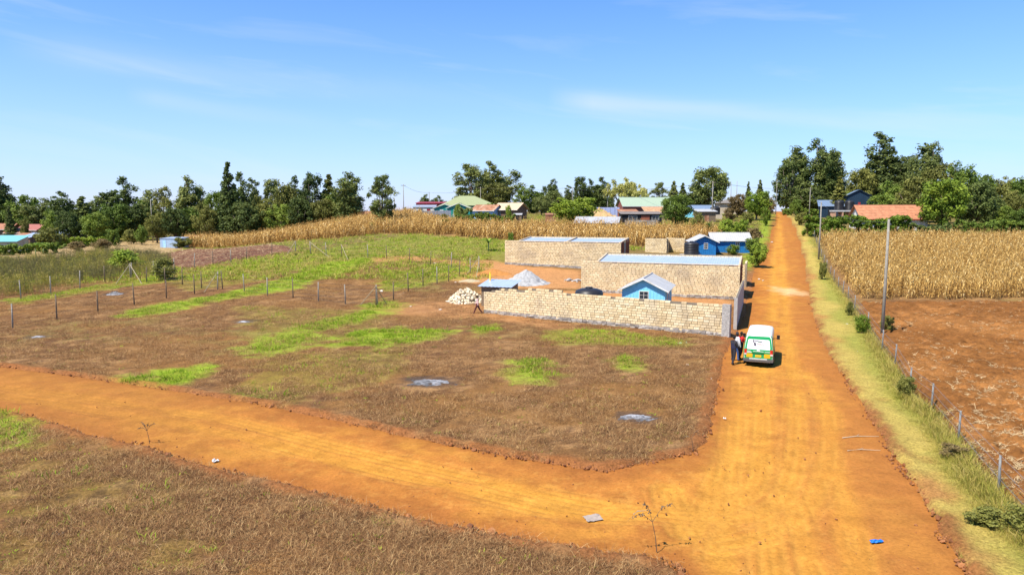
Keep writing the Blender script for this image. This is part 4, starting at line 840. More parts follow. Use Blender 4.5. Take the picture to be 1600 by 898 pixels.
# --- front boundary wall of the near plot
c0, c1 = Vector(G(757, 490)), Vector(G(1128, 527)); Wc = (c1 - c0).length
tops = [(757, 455), (785, 450), (840, 452), (886, 456), (940, 461), (1000, 466), (1060, 471), (1128, 474)]
cs, cz = [], []
for px, ty in tops:
    lo, hi = 0., 1.
    for _ in range(40):
        mm = (lo + hi) / 2; q = c0.lerp(c1, mm); ppx = 800 + FPX * q.x / (q.y * CP + CAM_H * SP)
        if ppx < px: lo = mm
        else: hi = mm
    q = c0.lerp(c1, lo); cs.append(lo * Wc); cz.append(ZP(px, ty, q.y))
t = thing('boundary_wall', 'long cream stone block wall facing the dry lot beside the van', 'wall', (c0.x, c0.y, 0), 0, 'block walls')
blockwall(t, (0, 0), c1 - c0, lambda s: h(*(c0.lerp(c1, min(1, s / Wc)))), lambda s: round(float(np.interp(s, cs, cz)) / .205) * .205 + (.0 if int(s * 7) % 5 else .0), 300, seed=3, rub=.32, ragged=.22)
dd = (c1 - c0).normalized(); e = c1 - c0 + dd * .3; m = MB(); pn = Vector((-dd.y, dd.x))
for i, (zz0, zz1) in enumerate(((-.3, float(cz[-1]) - .05),)):
    q = [e - dd * .3 - pn * .2, e + dd * .28 - pn * .2, e + dd * .28 + pn * .2, e - dd * .3 + pn * .2]; m.hexa([(p.x, p.y, zz0) for p in q] + [(p.x, p.y, zz1) for p in q])
m.build('plastered_pillar', plain('rough_cement', (.36, .34, .32), .95, var=.45, scale=7), t)
# --- side wall along the road
s0, s1 = Vector(G(1148, 516)), Vector(G(1160, 474)) - RD * .6
t = thing('side_wall', 'grey rendered wall along the road behind the van', 'wall', (s0.x, s0.y, 0), 0, 'block walls')
blockwall(t, (0, 0), s1 - s0, lambda s: h(*(s0 + (s1 - s0).normalized() * s)), 2.55, seed=5)
m = MB(); sdv = (s1 - s0).normalized(); sn = Vector((sdv.y, -sdv.x)); W = (s1 - s0).length; q = [sn * .125, sdv * W + sn * .125, sdv * W + sn * .105, sn * .105]; m.hexa([(p.x, p.y, -.2) for p in q[::-1]] + [(p.x, p.y, 2.58) for p in q[::-1]])
q = [-sdv * .03 - sn * .12, -sdv * .03 + sn * .14, -sdv * .002 + sn * .14, -sdv * .002 - sn * .12]; m.hexa([(p.x, p.y, -.2) for p in q[::-1]] + [(p.x, p.y, 2.57) for p in q[::-1]]); m.build('cement_render', PLASTER, t)
# --- two long rows of rental rooms
def block_row(front_r, length, depth, ztop, name, label, dividers, back_up, doors, overrun=0):
    o = Vector(front_r); z0 = min(h(*o), h(*(o + RP * length)))
    t = thing(name, label, 'building', (o.x, o.y, 0), RZ, 'rows of block rooms')           # local: x from -length (left) to 0 (road end), y into the plot
    gz = lambda s: h(*(o + RP * max(0, length - s)))
    blockwall(t, (-length, 0), (0, 0), gz, ztop, seed=11, rub=.4); blockwall(t, (-length + overrun, depth), (0, depth), lambda s: h(*(o + RP * (length - overrun - s) + RD * depth)), ztop + back_up + .2, seed=12)
    m = MB(); n = 3; bays = [-length + overrun] + dividers + [0]
    for i, xx in enumerate(bays):
        w = .12; x0, x1 = (xx, xx + .18) if i == 0 else (xx - .18, xx) if i == len(bays) - 1 else (xx - .09, xx + .09)
        m.hexa([(x0, .13, z0 - .3), (x1, .13, z0 - .3), (x1, depth - .12, z0 - .3), (x0, depth - .12, z0 - .3), (x0, .13, ztop + .05), (x1, .13, ztop + .05), (x1, depth - .12, ztop + back_up + .17), (x0, depth - .12, ztop + back_up + .17)])
    m.build('parapet', plain('parapet_mortar', (.52, .42, .30), .9, var=.3, scale=5), t)
    for x0, x1 in zip(bays[:-1], bays[1:]):
        m = MB(); xa, xb = x0 + .2, x1 - .2; m.corr((xa, .12, ztop - .1), (xb, .12, ztop - .1), (xb, depth - .15, ztop + back_up), (xa, depth - .15, ztop + back_up), int((xb - xa) / .25), .018); m.build('roof_sheet', TIN, t, True)
        m = MB(); m.box(x0 + .3, x1 - .3, -.14, .115, ztop - .04, ztop + .015); m.build('gutter', TIN_G, t)
    zl = h(*(o + RD * depth * .5))
    for (y0, y1, kind) in doors:
        m = MB(); mt = RED_OX if kind == 'door' else GLASS
        m.box(.012, .06, y0, y1, z0 - .1, ztop + .02 + back_up * y0 / depth); d = m.build('steel_door' if kind == 'door' else 'shop_window', mt, t)
        m = MB(); 
        for yy in np.arange(y0 + .15, y1 - .05, .22): m.box(.062, .075, yy, yy + .03, z0 - .1, ztop - .1)
        m.build('door_rib' if kind == 'door' else 'window_bar', mt if kind == 'door' else TIN_G, d)
    return t
# rear row
aR = Vector(AT(970, 92.5)); block_row((aR.x, aR.y), 16.6, 5.6, 5.12, 'rental_row', 'farther cream block row with two tin roof bays and red end doors', [-7.6], .3, [(.1, 1.6, 'door'), (1.7, 2.9, 'window'), (3.0, 5.5, 'door')], overrun=1.9)
bR = Vector(AT(1155, 70.5)); block_row((bR.x, bR.y), 16.7, 4.9, 3.8, 'rental_row', 'nearer long cream block row with full length tin roof by the road', [], .5, [(.1, 2.2, 'door'), (2.3, 2.7, 'window'), (2.8, 4.8, 'door')], overrun=1.7)
# stub wall beyond the near row
p = Vector(AT(1164, 79)); t = thing('stub_wall', 'short block wall stub beyond the near row by the road', 'wall', (p.x, p.y, 0), 0, 'block walls'); blockwall(t, (0, 0), RD * 3.4, lambda s: h(*(p + RD * s)) - .1, lambda s: h(*p) + 2.9, seed=21)
blockwall(t, RD * 3.4, RD * 3.4 + RP * 13, lambda s: h(*p), lambda s: h(*p) + 2.55, seed=23)
# broken wall left of the blue house
p = Vector(AT(1008, 112)); p2 = Vector(AT(1042, 110)); p3 = Vector(AT(1042, 113.5)); p4 = Vector(AT(1070, 111))
t = thing('compound_wall', 'short stepped cream block wall left of the blue house', 'wall', (p.x, p.y, 0), 0, 'block walls')
blockwall(t, (0, 0), p2 - p, lambda s: h(*p) - .2, h(*p) + 2.35, seed=31); blockwall(t, p2 - p + Vector((.12, .12)), p3 - p, lambda s: h(*p3) - .4, h(*p) + 2.3, seed=33); blockwall(t, p3 - p + Vector((.1, .1)), p4 - p, lambda s: h(*p4) - .3, h(*p) + 2.3, seed=32)

def gable_house(loc, rz, w, d, wall_h, rise, over, wallm, roofm, label, name='house', ridge='x', windows=(), doors=(), trim=None, base=-.4, hip=0, corr=False, group='houses', mono=0, ribs=0, cat='house', veranda=None):
    """local x along the front, -y faces the camera. windows: (face, u, z, w, h); faces f, b, l, r"""
    z = h(*loc); t = thing(name, label, cat, (loc[0], loc[1], z), rz, group); m = MB(); hw, hd = w / 2, d / 2
    if mono:   # single slope, high side at the back
        m.hexa([(-hw, -hd, base), (hw, -hd, base), (hw, hd, base), (-hw, hd, base), (-hw, -hd, wall_h), (hw, -hd, wall_h), (hw, hd, wall_h + rise), (-hw, hd, wall_h + rise)])
    else:
        m.box(-hw, hw, -hd, hd, base, wall_h)
        if not hip:
            if ridge == 'x':
                for x in (-hw, hw): m.face([(x, -hd, wall_h), (x, hd, wall_h), (x, 0, wall_h + rise)] if x > 0 else [(x, hd, wall_h), (x, -hd, wall_h), (x, 0, wall_h + rise)])
            else:
                for y in (-hd, hd): m.face([(hw, y, wall_h), (-hw, y, wall_h), (0, y, wall_h + rise)] if y > 0 else [(-hw, y, wall_h), (hw, y, wall_h), (0, y, wall_h + rise)])
    wl_ = m.build('wall', wallm, t)
    if ribs:
        m = MB()
        for i in range(int(w / ribs)):
            x = -hw + (i + .5) * ribs; zt = wall_h + (rise * (1 - abs(x) / hw) if ridge == 'y' and not hip and not mono else 0) - .03; m.box(x - .025, x + .025, -hd - .022, -hd - .001, base, zt)
        for i in range(int(d / ribs)):
            y = -hd + (i + .5) * ribs
            for sx in (-1, 1): m.box(*sorted((sx * (hw + .001), sx * (hw + .022))), y - .025, y + .025, base, wall_h - .03)
        m.build('cladding_rib', wallm, wl_)
    m = MB(); th = .06; o = over
    if mono:
        sl = rise / d; P = [(-hw - o, -hd - o, wall_h + .07 - sl * o), (hw + o, -hd - o, wall_h + .07 - sl * o), (hw + o, hd + o, wall_h + rise + .07 + sl * o), (-hw - o, hd + o, wall_h + rise + .07 + sl * o)]
        if corr: m.corr(P[0], P[1], P[2], P[3], int(w / .3), .02)
        else: m.slab(P, th)
    elif hip:
        k = hip; e = wall_h - rise / hd * o * .0 + .05; A = (-hw - o, -hd - o, e); B = (hw + o, -hd - o, e); Cc = (hw + o, hd + o, e); D = (-hw - o, hd + o, e); r0 = (-hw + k, 0, wall_h + rise); r1 = (hw - k, 0, wall_h + rise)
        m.slab([A, B, r1, r0], th); m.slab([Cc, D, r0, r1], th); m.slab([D, A, r0], th); m.slab([B, Cc, r1], th)
    elif ridge == 'x':
        sl = rise / hd; e = wall_h - sl * o + .06; r_ = wall_h + rise + .06
        if corr: m.corr((-hw - o, -hd - o, e), (hw + o, -hd - o, e), (hw + o, 0, r_), (-hw - o, 0, r_), int(w / .3), .018); m.corr((hw + o, hd + o, e), (-hw - o, hd + o, e), (-hw - o, 0, r_), (hw + o, 0, r_), int(w / .3), .018)
        else: m.slab([(-hw - o, -hd - o, e), (hw + o, -hd - o, e), (hw + o, 0, r_), (-hw - o, 0, r_)], th); m.slab([(hw + o, hd + o, e), (-hw - o, hd + o, e), (-hw - o, 0, r_), (hw + o, 0, r_)], th)
    else:
        sl = rise / hw; e = wall_h - sl * o + .06; r_ = wall_h + rise + .06
        if corr: m.corr((hw + o, -hd - o, e), (hw + o, hd + o, e), (0, hd + o, r_), (0, -hd - o, r_), int(d / .3), .018); m.corr((-hw - o, hd + o, e), (-hw - o, -hd - o, e), (0, -hd - o, r_), (0, hd + o, r_), int(d / .3), .018)
        else: m.slab([(hw + o, -hd - o, e), (hw + o, hd + o, e), (0, hd + o, r_), (0, -hd - o, r_)], th); m.slab([(-hw - o, hd + o, e), (-hw - o, -hd - o, e), (0, -hd - o, r_), (0, hd + o, r_)], th)
    rf = m.build('roof', roofm, t, corr)
    if not mono and not hip:
        m = MB()
        if ridge == 'y':
            for y in (-hd - o - .03,):
                for sx in (-1, 1): P0 = Vector((sx * (hw + o), y, e - .1)); P1 = Vector((0, y, r_ - .1)); m.hexa([P0, P1, P1 + Vector((0, .025, 0)), P0 + Vector((0, .025, 0)), P0 + Vector((0, 0, .15)), P1 + Vector((0, 0, .15)), P1 + Vector((0, .025, .15)), P0 + Vector((0, .025, .15))] if sx < 0 else [P1, P0, P0 + Vector((0, .025, 0)), P1 + Vector((0, .025, 0)), P1 + Vector((0, 0, .15)), P0 + Vector((0, 0, .15)), P0 + Vector((0, .025, .15)), P1 + Vector((0, .025, .15))])
        else:
            m.box(-hw - o, hw + o, -hd - o - .03, -hd - o - .004, e - .12, e + .01)
        if trim: m.build('fascia', trim, rf)
        m = MB()
        if ridge == 'x': m.tube([(-hw - o, 0, r_ + .01), (hw + o, 0, r_ + .01)], .07, 6)
        else: m.tube([(0, -hd - o, r_ + .01), (0, hd + o, r_ + .01)], .07, 6)
        m.build('ridge_cap', roofm, rf)
    def put(face, u, z0, ww, hh, mat, nm, frame=True, cross=True):
        def bx(mb, u0, u1, a, b, d0, d1):
            if face == 'f': mb.box(u0, u1, -hd - d1, -hd - d0, a, b)
            elif face == 'b': mb.box(u0, u1, hd + d0, hd + d1, a, b)
            elif face == 'r': mb.box(hw + d0, hw + d1, u0, u1, a, b)
            else: mb.box(-hw - d1, -hw - d0, u0, u1, a, b)
        q = MB(); f = .05
        for (a0, a1, b0, b1) in ((u - ww / 2 - f, u + ww / 2 + f, z0 - f, z0), (u - ww / 2 - f, u + ww / 2 + f, z0 + hh, z0 + hh + f), (u - ww / 2 - f, u - ww / 2, z0, z0 + hh), (u + ww / 2, u + ww / 2 + f, z0, z0 + hh)): bx(q, a0, a1, b0, b1, .003, .06)
        if cross:
            bx(q, u - .015, u + .015, z0, z0 + hh, .03, .055); 
            for s in (1 / 3, 2 / 3): bx(q, u - ww / 2, u - .015, z0 + hh * s - .012, z0 + hh * s + .012, .03, .055); bx(q, u + .015, u + ww / 2, z0 + hh * s - .012, z0 + hh * s + .012, .03, .055)
        wo = q.build(nm, WHITE_P if nm == 'window' else mat, t); q = MB(); bx(q, u - ww / 2, u + ww / 2, z0, z0 + hh, .003, .028); q.build('pane' if nm == 'window' else 'panel', mat, wo)
    for f_, u, zz, ww, hh in windows: put(f_, u, zz, ww, hh, GLASS, 'window')
    for f_, u, ww, hh, mt in doors: put(f_, u, 0.0, ww, hh, mt, 'door', cross=False)
    return t
BLUE_L = plain('light_blue_sheet', (.22, .60, .80), .4, var=.1); BLUE_D = plain('deep_blue_sheet', (.018, .17, .44), .5, var=.22); WALLC = plain('cream_render', (.55, .47, .36), .9, dirt=(.35, .27, .18)); WALLB = plain('brown_timber_wall', (.16, .10, .07), .9, var=.4, scale=4); TERRA = plain('terracotta_roof', (.36, .16, .095), .8, var=.35, scale=2); RUST = plain('rusty_sheet', (.33, .15, .08), .75, var=.45, scale=1.5, dirt=(.48, .36, .26)); PINKR = plain('red_painted_roof', (.33, .12, .10), .7, var=.3); OLIVE_R = plain('pale_olive_roof', (.30, .33, .17), .6, var=.15); MINT = plain('pale_green_roof', (.30, .38, .28), .6, var=.1); TEAL = plain('teal_paint', (.02, .24, .22), .5); MAROON = plain('maroon_paint', (.28, .03, .03), .5); NAVY = plain('dark_blue_sheet', (.012, .03, .055), .5, var=.25, scale=1); TURQ = plain('turquoise_roof', (.17, .42, .46), .5, var=.1)
# near blue cabin inside the walled plot
cx_, cy_ = Vector(AT(1003, 62.5)) + RD * 3.0
gable_house((cx_, cy_), RZ + .02, 3.9, 5.6, 2.15, .95, .36, BLUE_L, TIN_G, 'light blue cabin with grey gable roof behind the front wall', 'cabin', 'y', [('f', .05, .95, .75, 1.0), ('r', .6, 1.0, .5, .9)], [('r', -1.2, .8, 1.95, plain('cabin_door', (.40, .42, .46), .5))], WHITE_P, corr=True, ribs=.3, group='tin cabins')
# blue house behind the rows: long part and a gabled wing
p = AT(1138, 113.0); gable_house(p, RZ * .35, 5.8, 4.2, 2.0, 1.0, .35, BLUE_D, TIN_G, 'deep blue tin house with grey roof beside the bushes', 'house', 'x', [('f', 1.0, 1.1, .5, .55)], [('f', -.6, .8, 1.9, BLUE_D)], WHITE_P, corr=True, ribs=.3)
p = AT(1096, 110.6); gable_house(p, RZ * .35, 3.6, 5.4, 2.05, .85, .45, BLUE_D, TIN_G, 'gabled blue wing of the tin house behind its black tank', 'house_wing', 'y', [('f', .25, .9, .5, .85)], [], WHITE_P, corr=True, ribs=.3)
def water_tank(loc, r, H, label, z=None, ribs=7, group='black water tanks'):
    t = thing('water_tank', label, 'water tank', (loc[0], loc[1], h(*loc) if z is None else z), 0, group); m = MB(); pr = [(r * .97, 0)]
    for i in range(ribs):
        a = H * .86 * (i + .15) / ribs; b = H * .86 * (i + .85) / ribs; pr += [(r * .97, a), (r, a + .03), (r, b - .03), (r * .97, b)]
    pr += [(r * .93, H * .9), (r * .6, H * .97), (r * .28, H)]; m.lathe(pr, 28); m.build('body', BLACKPL, t, True); m = MB(); m.lathe([(r * .26, H), (r * .26, H + .07), (r * .2, H + .1)], 18); m.build('lid', BLACKPL, t, True); return t
water_tank(AT(1080, 106.8), 1.12, 1.95, 'black ribbed tank under the gable of the blue house', z=h(*AT(1080, 106.8)) + .35)
m = MB(); m.box(-1.5, 1.4, -1.35, 1.35, -.5, .33); m.box(-1.6, 1.5, -1.45, -1.36, .1, .36); q = AT(1080, 106.8); t = thing('tank_plinth', 'pale slab carrying the black tank of the blue house', 'plinth', (q[0], q[1], h(*q)), 0); m.build('slab', plain('pale_concrete', (.50, .50, .50), .8), t)
water_tank(AT(920, 62.3), 1.28, ZP(920, 450, 62.3), 'wide black tank whose top shows over the front wall', ribs=6)
# timber site hut with tin lean-to roof at the left end of the wall
p = AT(781, 67); gable_house(p, -.35, 2.9, 2.4, 2.0, .35, .3, TIMBER, TIN, 'small hut with sloping tin roof behind the wall end', 'site_hut', mono=1, corr=True, doors=[('f', 0, .8, 1.8, TIMBER)], cat='hut', group='huts')
t = thing('yellow_pole', 'short yellow pole standing by the tin hut roof', 'pole', P3(AT(766, 68.2))); m = MB(); m.tube([(0, 0, 0), (0, 0, 3.15)], .075, 8); m.build('shaft', plain('yellow_paint', (.72, .42, .02), .5), t, True); m = MB(); m.tube([(0, 0, 3.15), (0, 0, 3.2)], [.09, .06], 8); m.build('cap', plain('yellow_paint', (.72, .42, .02)), t)

# --- houses far left
gable_house(AT(2, 212), .1, 9, 7, 3.0, 1.5, .5, WALLB, TERRA, 'brown house with terracotta roof at far left edge', 'house', 'x', [('f', -2.6, 1.2, 1.2, 1.1), ('f', -.2, 1.2, 1.2, 1.1)], [('f', 2.6, 1, 2.1, TIMBER)], WHITE_P)
gable_house(AT(56, 206), -.15, 6.4, 6, 3.0, 1.4, .5, WALLC, PINKR, 'cream house with red roof right of the terracotta one', 'house', 'x', [('f', -1.5, 1.2, 1.0, 1.0), ('f', 2, 1.2, 1.0, 1.0)], [('f', 0.2, .9, 2, TIMBER)], WHITE_P)
gable_house(AT(28, 198), .05, 4.2, 4, 2.4, 1.1, .4, WALLC, TERRA, 'small salmon roofed annex between the two left houses', 'house', 'x', [('f', 1, 1.1, .8, .8)], [('f', -1, .9, 1.9, TIMBER)], WHITE_P)
gable_house(AT(122, 214), -.3, 5.5, 6, 4.2, 1.5, .4, WALLC, PINKR, 'narrow white house with pink roof among the left trees', 'house', 'x', [('f', .8, 1.4, .9, 1.0)], [('f', -1, .9, 2, TIMBER)], WHITE_P)
gable_house(AT(40, 178), -.2, 5.5, 4, 1.9, .8, .3, WALLB, RUST, 'rust patched tin shed below the red roofs at left', 'shed', mono=1, doors=[('f', 0, .9, 1.7, TIMBER)], cat='shed', group='sheds')
gable_house(AT(50, 176), -.3, 3.4, 3.5, 1.9, .9, .3, WALLB, TIN, 'shed with shiny tin roof right of the rusty shed', 'shed', mono=1, doors=[('f', 0, .9, 1.7, TIMBER)], cat='shed', group='sheds')
gable_house(AT(92, 192), .3, 3.2, 3, 2.2, .9, .3, WALLC, TIN, 'low white roofed shed under the feathery left trees', 'shed', mono=1, doors=[('f', 0, .9, 1.8, TIMBER)], cat='shed', group='sheds')
gable_house(AT(116, 194), -.1, 2.8, 3, 2.0, .8, .3, WALLC, TIN, 'second low shed below the pink roofed house', 'shed', mono=1, doors=[('f', 0, .9, 1.8, TIMBER)], cat='shed', group='sheds')
gable_house(AT(2, 148), .15, 8.5, 5, 2.3, 1.0, .4, WALLC, TURQ, 'turquoise sheet roofed building cut by the left edge', 'house', mono=1, doors=[('f', 0, .9, 1.9, TIMBER)], windows=[('f', 3, 1, 1, .8)])
p = AT(273, 162); gable_house(p, -.35, 5.2, 3.4, 2.15, .25, .15, plain('blue_tin_wall', (.42, .55, .72), .4, .3, var=.2), TIN, 'small pale blue tin shed at the edge of the left maize', 'shed', mono=1, corr=True, ribs=.35, doors=[('f', -1.3, .9, 1.8, plain('blue_tin_door', (.36, .58, .80), .4))], cat='shed', group='sheds')
gable_house(AT(306, 178), .2, 3.6, 3, 1.7, .5, .3, WALLC, RUST, 'half hidden rusty hut right of the pale blue shed', 'hut', mono=1, doors=[('f', 0, .9, 1.8, TIMBER)], cat='hut', group='huts')
gable_house(AT(572, 214), .1, 9, 6, 2.6, 1.4, .4, WALLC, TERRA, 'tan roof peeping over the maize between two dark trees', 'house', 'x', [('f', 0, 1.1, 1, 1)], [('f', 2, .9, 2, TIMBER)], WHITE_P)
# --- cluster in the middle
gable_house(AT(688, 232), 0, 15, 8, 3.6, .5, .3, MAROON, MAROON, 'flat maroon building behind the grey metal fence', 'shop', mono=1, windows=[('f', -3, 1.2, 1.4, 1.1), ('f', 3, 1.2, 1.4, 1.1)], doors=[('f', 0, 1.2, 2.2, WHITE_P)], cat='shop')
gable_house(AT(664, 226), 0, 7, 5, 2.6, .7, .3, WHITE_P, TIN, 'white shop with tin canopy left of the maroon building', 'shop', mono=1, windows=[('f', -1, 1.1, 1.2, 1)], doors=[('f', 1.5, 1, 2, MAROON)], cat='shop')
gable_house(AT(730, 216), .2, 15, 14, 3.0, 3.1, .7, TEAL, OLIVE_R, 'big house with pale olive hipped roof before the great eucalyptus', 'house', hip=5.2, windows=[('f', -3, 1, 1.3, 1.1), ('f', 3, 1, 1.3, 1.1)], doors=[('f', 0, 1, 2.1, TIMBER)])
gable_house(AT(698, 206), -.1, 6.5, 5, 2.5, 1.1, .4, TEAL, OLIVE_R, 'left teal gable in front of the olive roofed house', 'house_porch', 'y', [('f', .8, 1, .9, .9)], [('f', -1, .9, 2, WHITE_P)], WHITE_P)
gable_house(AT(719, 202), -.1, 6.5, 5, 2.6, 1.3, .4, TEAL, OLIVE_R, 'right teal gable in front of the olive roofed house', 'house_porch', 'y', [('f', .8, 1, .9, .9)], [('f', -1, .9, 2, WHITE_P)], WHITE_P)
gable_house(AT(762, 186), -.45, 6.2, 5.5, 2.4, 1.3, .5, plain('sky_blue_paint', (.30, .50, .78), .6), RUST, 'blue walled house with rusty streaked roof behind the hedge', 'house', 'x', [('f', 1.2, 1, .9, .8)], [('f', -1, .9, 1.9, TIMBER)], WHITE_P)
gable_house(AT(798, 186), -.5, 6.6, 6.0, 2.7, 1.5, .6, WALLB, plain('tan_sheet', (.52, .40, .27), .7, var=.25), 'brown timber house with tan roof at the hedge end', 'house', 'x', [('l', 0, 1.2, .9, .8), ('f', -1.8, 1.1, .8, .8)], [('f', 1.2, .9, 1.9, TIMBER)], WHITE_P)
gable_house(AT(809, 168), -.1, 1.9, 1.8, 2.0, .3, .15, TIMBER, TIN_G, 'narrow timber latrine at the right end of the hedge', 'latrine', mono=1, doors=[('f', 0, .8, 1.75, DARKIN)], cat='latrine', group='huts')
gable_house(AT(860, 170), 0, 2.4, 2.0, 1.9, .3, .1, RUST, RUST, 'little rusty red sheet hut left of the mango tree', 'hut', mono=1, doors=[('f', 0, .7, 1.6, RUST)], cat='hut', group='huts')
gable_house(AT(1006, 196), .08, 13.6, 8, 3.4, 2.2, .5, plain('dull_red_brick', (.22, .08, .06), .9, var=.35, scale=4), MINT, 'long house with pale green roof behind timber sheds', 'house', 'x', [('f', -4, 1, 1.2, 1.1), ('f', 0, 1, 1.2, 1.1)], [('f', 2, 1, 2.1, DARKIN)], WHITE_P)
gable_house(AT(980, 181), .03, 4.6, 3, 2.2, .5, .3, plain('dull_red_brick', (.22, .08, .06)), RUST, 'rust red lean-to left in front of the green roof', 'lean_to', mono=1, doors=[('f', 0, .9, 1.8, DARKIN)], cat='shed', group='sheds')
gable_house(AT(1026, 180), .03, 6.4, 4, 2.1, 1.2, .4, TIMBER, plain('tan_rust_sheet', (.45, .26, .14), .8, var=.4, scale=1.5), 'tan rusty roofed shed right in front of the green roof', 'shed', mono=1, doors=[('f', 0, .9, 1.8, DARKIN)], cat='shed', group='sheds')
p = AT(1000, 166); gable_house(p, .03, 9.4, 4, 2.3, .5, .35, DARKIN, plain('old_dark_sheet', (.20, .17, .15), .8, var=.4, scale=1.5), 'dark open fronted cattle shed over the grey stone wall', 'cattle_shed', mono=1, cat='shed', group='sheds', doors=[('f', .8, 1.9, 1.9, plain('brick_red_panel', (.30, .10, .06), .9))], windows=[('f', -2.2, .9, 2, 1), ('f', 3.2, .9, 1.6, 1)])  # solid walls coloured near-black for the unlit inside of the open front
p = AT(976, 157); p2 = AT(1028, 157); t = thing('stone_wall', 'low grey stone wall below the dark cattle shed', 'wall', P3(p)); m = MB(); rr_ = np.random.default_rng(4); L = p2[0] - p[0]
for zi in range(6):
    x = 0
    while x < L: w = rr_.uniform(.25, .6); m.box(x, min(x + w, L) - .02, -.15 + rr_.normal(0, .02), .25, -.3 + zi * .3, -.02 + zi * .3, 0, rr_.uniform(0, 1)); x += w
tag(m.build('stones', RUBBLE, t), kind='stuff'); m = MB(); m.box(0, L, -.1, .2, -.3, 1.48); m.build('mortar_core', MORTAR, t)
gable_house(AT(934, 146), -.25, 8.4, 4.6, 2.0, 1.0, .5, WALLB, plain('grey_old_sheet', (.42, .43, .45), .5, .2, var=.2, scale=1), 'dark timber shed with grey gable roof at the maize edge', 'shed', 'x', [('f', 2, .8, .8, .8)], [('f', -1, .9, 1.7, DARKIN)], TIN_G, cat='shed', group='sheds')
gable_house(AT(1090, 196), -.2, 7, 5, 2.4, 1.0, .3, plain('aqua_paint', (.20, .56, .72), .5), plain('slate_blue_sheet', (.16, .22, .32), .5), 'small aqua shack with slate roof left of the far tank', 'shack', 'x', [('f', -1, 1, .8, .8)], [('f', 1.2, .9, 1.9, WHITE_P)], WHITE_P, group='huts')
gable_house(AT(1101, 172), .05, 4.4, 3.2, 2.6, .5, .4, TIMBER, TIN_G, 'timber chicken house below the far black tank', 'hut', mono=1, doors=[('f', 0, .9, 1.8, RUST)], cat='hut', group='huts')
water_tank(AT(1117, 186), 1.3, 2.1, 'far black tank beside the tall grey green pole', z=h(*AT(1117, 186)) + 1.2)
m = MB(); m.box(-1.5, 1.5, -1.5, 1.5, -.3, 1.19); q = AT(1117, 186); t = thing('tank_stand', 'block stand below the far black tank', 'stand', P3(q)); m.build('base', WALLC, t)
gable_house(AT(1139, 232), 0, 8, 6, 3.6, 1.2, .6, WALLC, plain('dark_hip_roof', (.20, .18, .16), .8), 'small far house with dark hipped roof at the skyline', 'house', hip=2.5, windows=[('f', 0, 1.2, 1, 1)], doors=[('f', 2, .9, 2, TIMBER)])
# grey sheet fence, blue sheet fence
def panel_fence(a, b, hh, matp, label, n, name='sheet_fence'):
    t = thing(name, label, 'fence', P3(a)); dx, dy = b[0] - a[0], b[1] - a[1]; ang = math.atan2(dy, dx); L = math.hypot(dx, dy) / n
    for i in range(n):
        x, y = a[0] + dx * i / n, a[1] + dy * i / n; m = MB(); m.corr((0, 0, .05), (L - .06, 0, .05), (L - .06, 0, hh), (0, 0, hh), 8, .02); o = m.build('panel', matp, t); o.location = (x - a[0], y - a[1], h(x, y) - h(*a)); o.rotation_euler = (0, 0, ang)
        m = MB(); m.box(-.05, .05, .03, .12, -.3, hh + .15); o = m.build('post', TIMBER, t); o.location = (x - a[0], y - a[1], h(x, y) - h(*a)); o.rotation_euler = (0, 0, ang)
panel_fence(AT(640, 182), AT(705, 186), 2.3, plain('grey_tin_fence', (.44, .46, .50), .45, .3, var=.25), 'grey metal sheet fence behind the maize crest', 6); panel_fence(AT(932, 190), AT(968, 190), 3.0, plain('lilac_tin_fence', (.46, .52, .76), .4, .3, var=.15), 'pale blue sheet fence left of the green roofed house', 5)
# --- right side: barn, tank stand, tiled house
gable_house(AT(1336, 200), -.35, 11.5, 13, 4.6, 3.0, .4, NAVY, plain('blue_grey_roof', (.20, .27, .38), .4, .2), 'big dark blue barn with steep gable under the tallest eucalyptus', 'barn', 'y', [], [('f', 0, 2.6, 2.8, NAVY)], NAVY, ribs=.6, cat='barn')
gable_house(AT(1297, 196), -.35, 6, 6, 3.2, 1.6, .4, NAVY, plain('blue_grey_roof', (.20, .27, .38)), 'dark side annex with pale roof left of the barn', 'barn_annex', mono=1, doors=[('f', 0, 1.6, 2.2, DARKIN)], ribs=.6, cat='barn')
q = AT(1318, 176); t = thing('tank_stand', 'salmon masonry stand under the two black tanks', 'stand', P3(q)); m = MB(); m.box(-3.1, 3.1, -1.3, 1.3, 2.4, 2.75); m.build('slab', plain('pale_concrete', (.5, .5, .5)), t)
for x in (-2.9, -1.0, .9, 2.6): m = MB(); m.box(x, x + .35, -1.2, 1.2, -.4, 2.398); m.build('pier', plain('salmon_block', (.48, .28, .18), .9, var=.25), t)
for s, lab in ((-1, 'left one of two black tanks on the salmon stand'), (1, 'right one of two black tanks on the salmon stand')): water_tank((q[0] + s * 1.32, q[1]), 1.12, 2.5, lab, z=h(*q) + 2.76)
p = AT(1386, 150); th_ = gable_house(p, -.12, 13, 7.5, 2.6, 2.6, .6, WHITE_P, TERRA, 'white house with orange tiled roof behind the right hedge', 'house', 'x', [('l', 0, 1.2, 1, 1), ('f', -3, 1, 1.2, 1)], [('f', 0, 1, 2, TIMBER)], MAROON)
rf = [o for o in th_.children if o.name.startswith('roof')][0]; tm = plain('roof_tile', (.46, .20, .105), .8, var=.35, scale=1.5)
for k in range(9):      # courses of clay tiles, each its own overlapping strip
    hd, o = 3.75, .6; sl = 2.6 / hd; y0 = -hd - o + k * (hd + o) / 9; y1 = y0 + (hd + o) / 9 + .06; f = lambda y: 2.6 + 2.6 + .06 + sl * (y if y < 0 else 0); m = MB(); m.slab([(-7.08, y0, f(y0) + .09), (7.08, y0, f(y0) + .09), (7.08, y1, f(y1) + .035), (-7.08, y1, f(y1) + .035)], .03); m.build('tile_course', tm, rf)
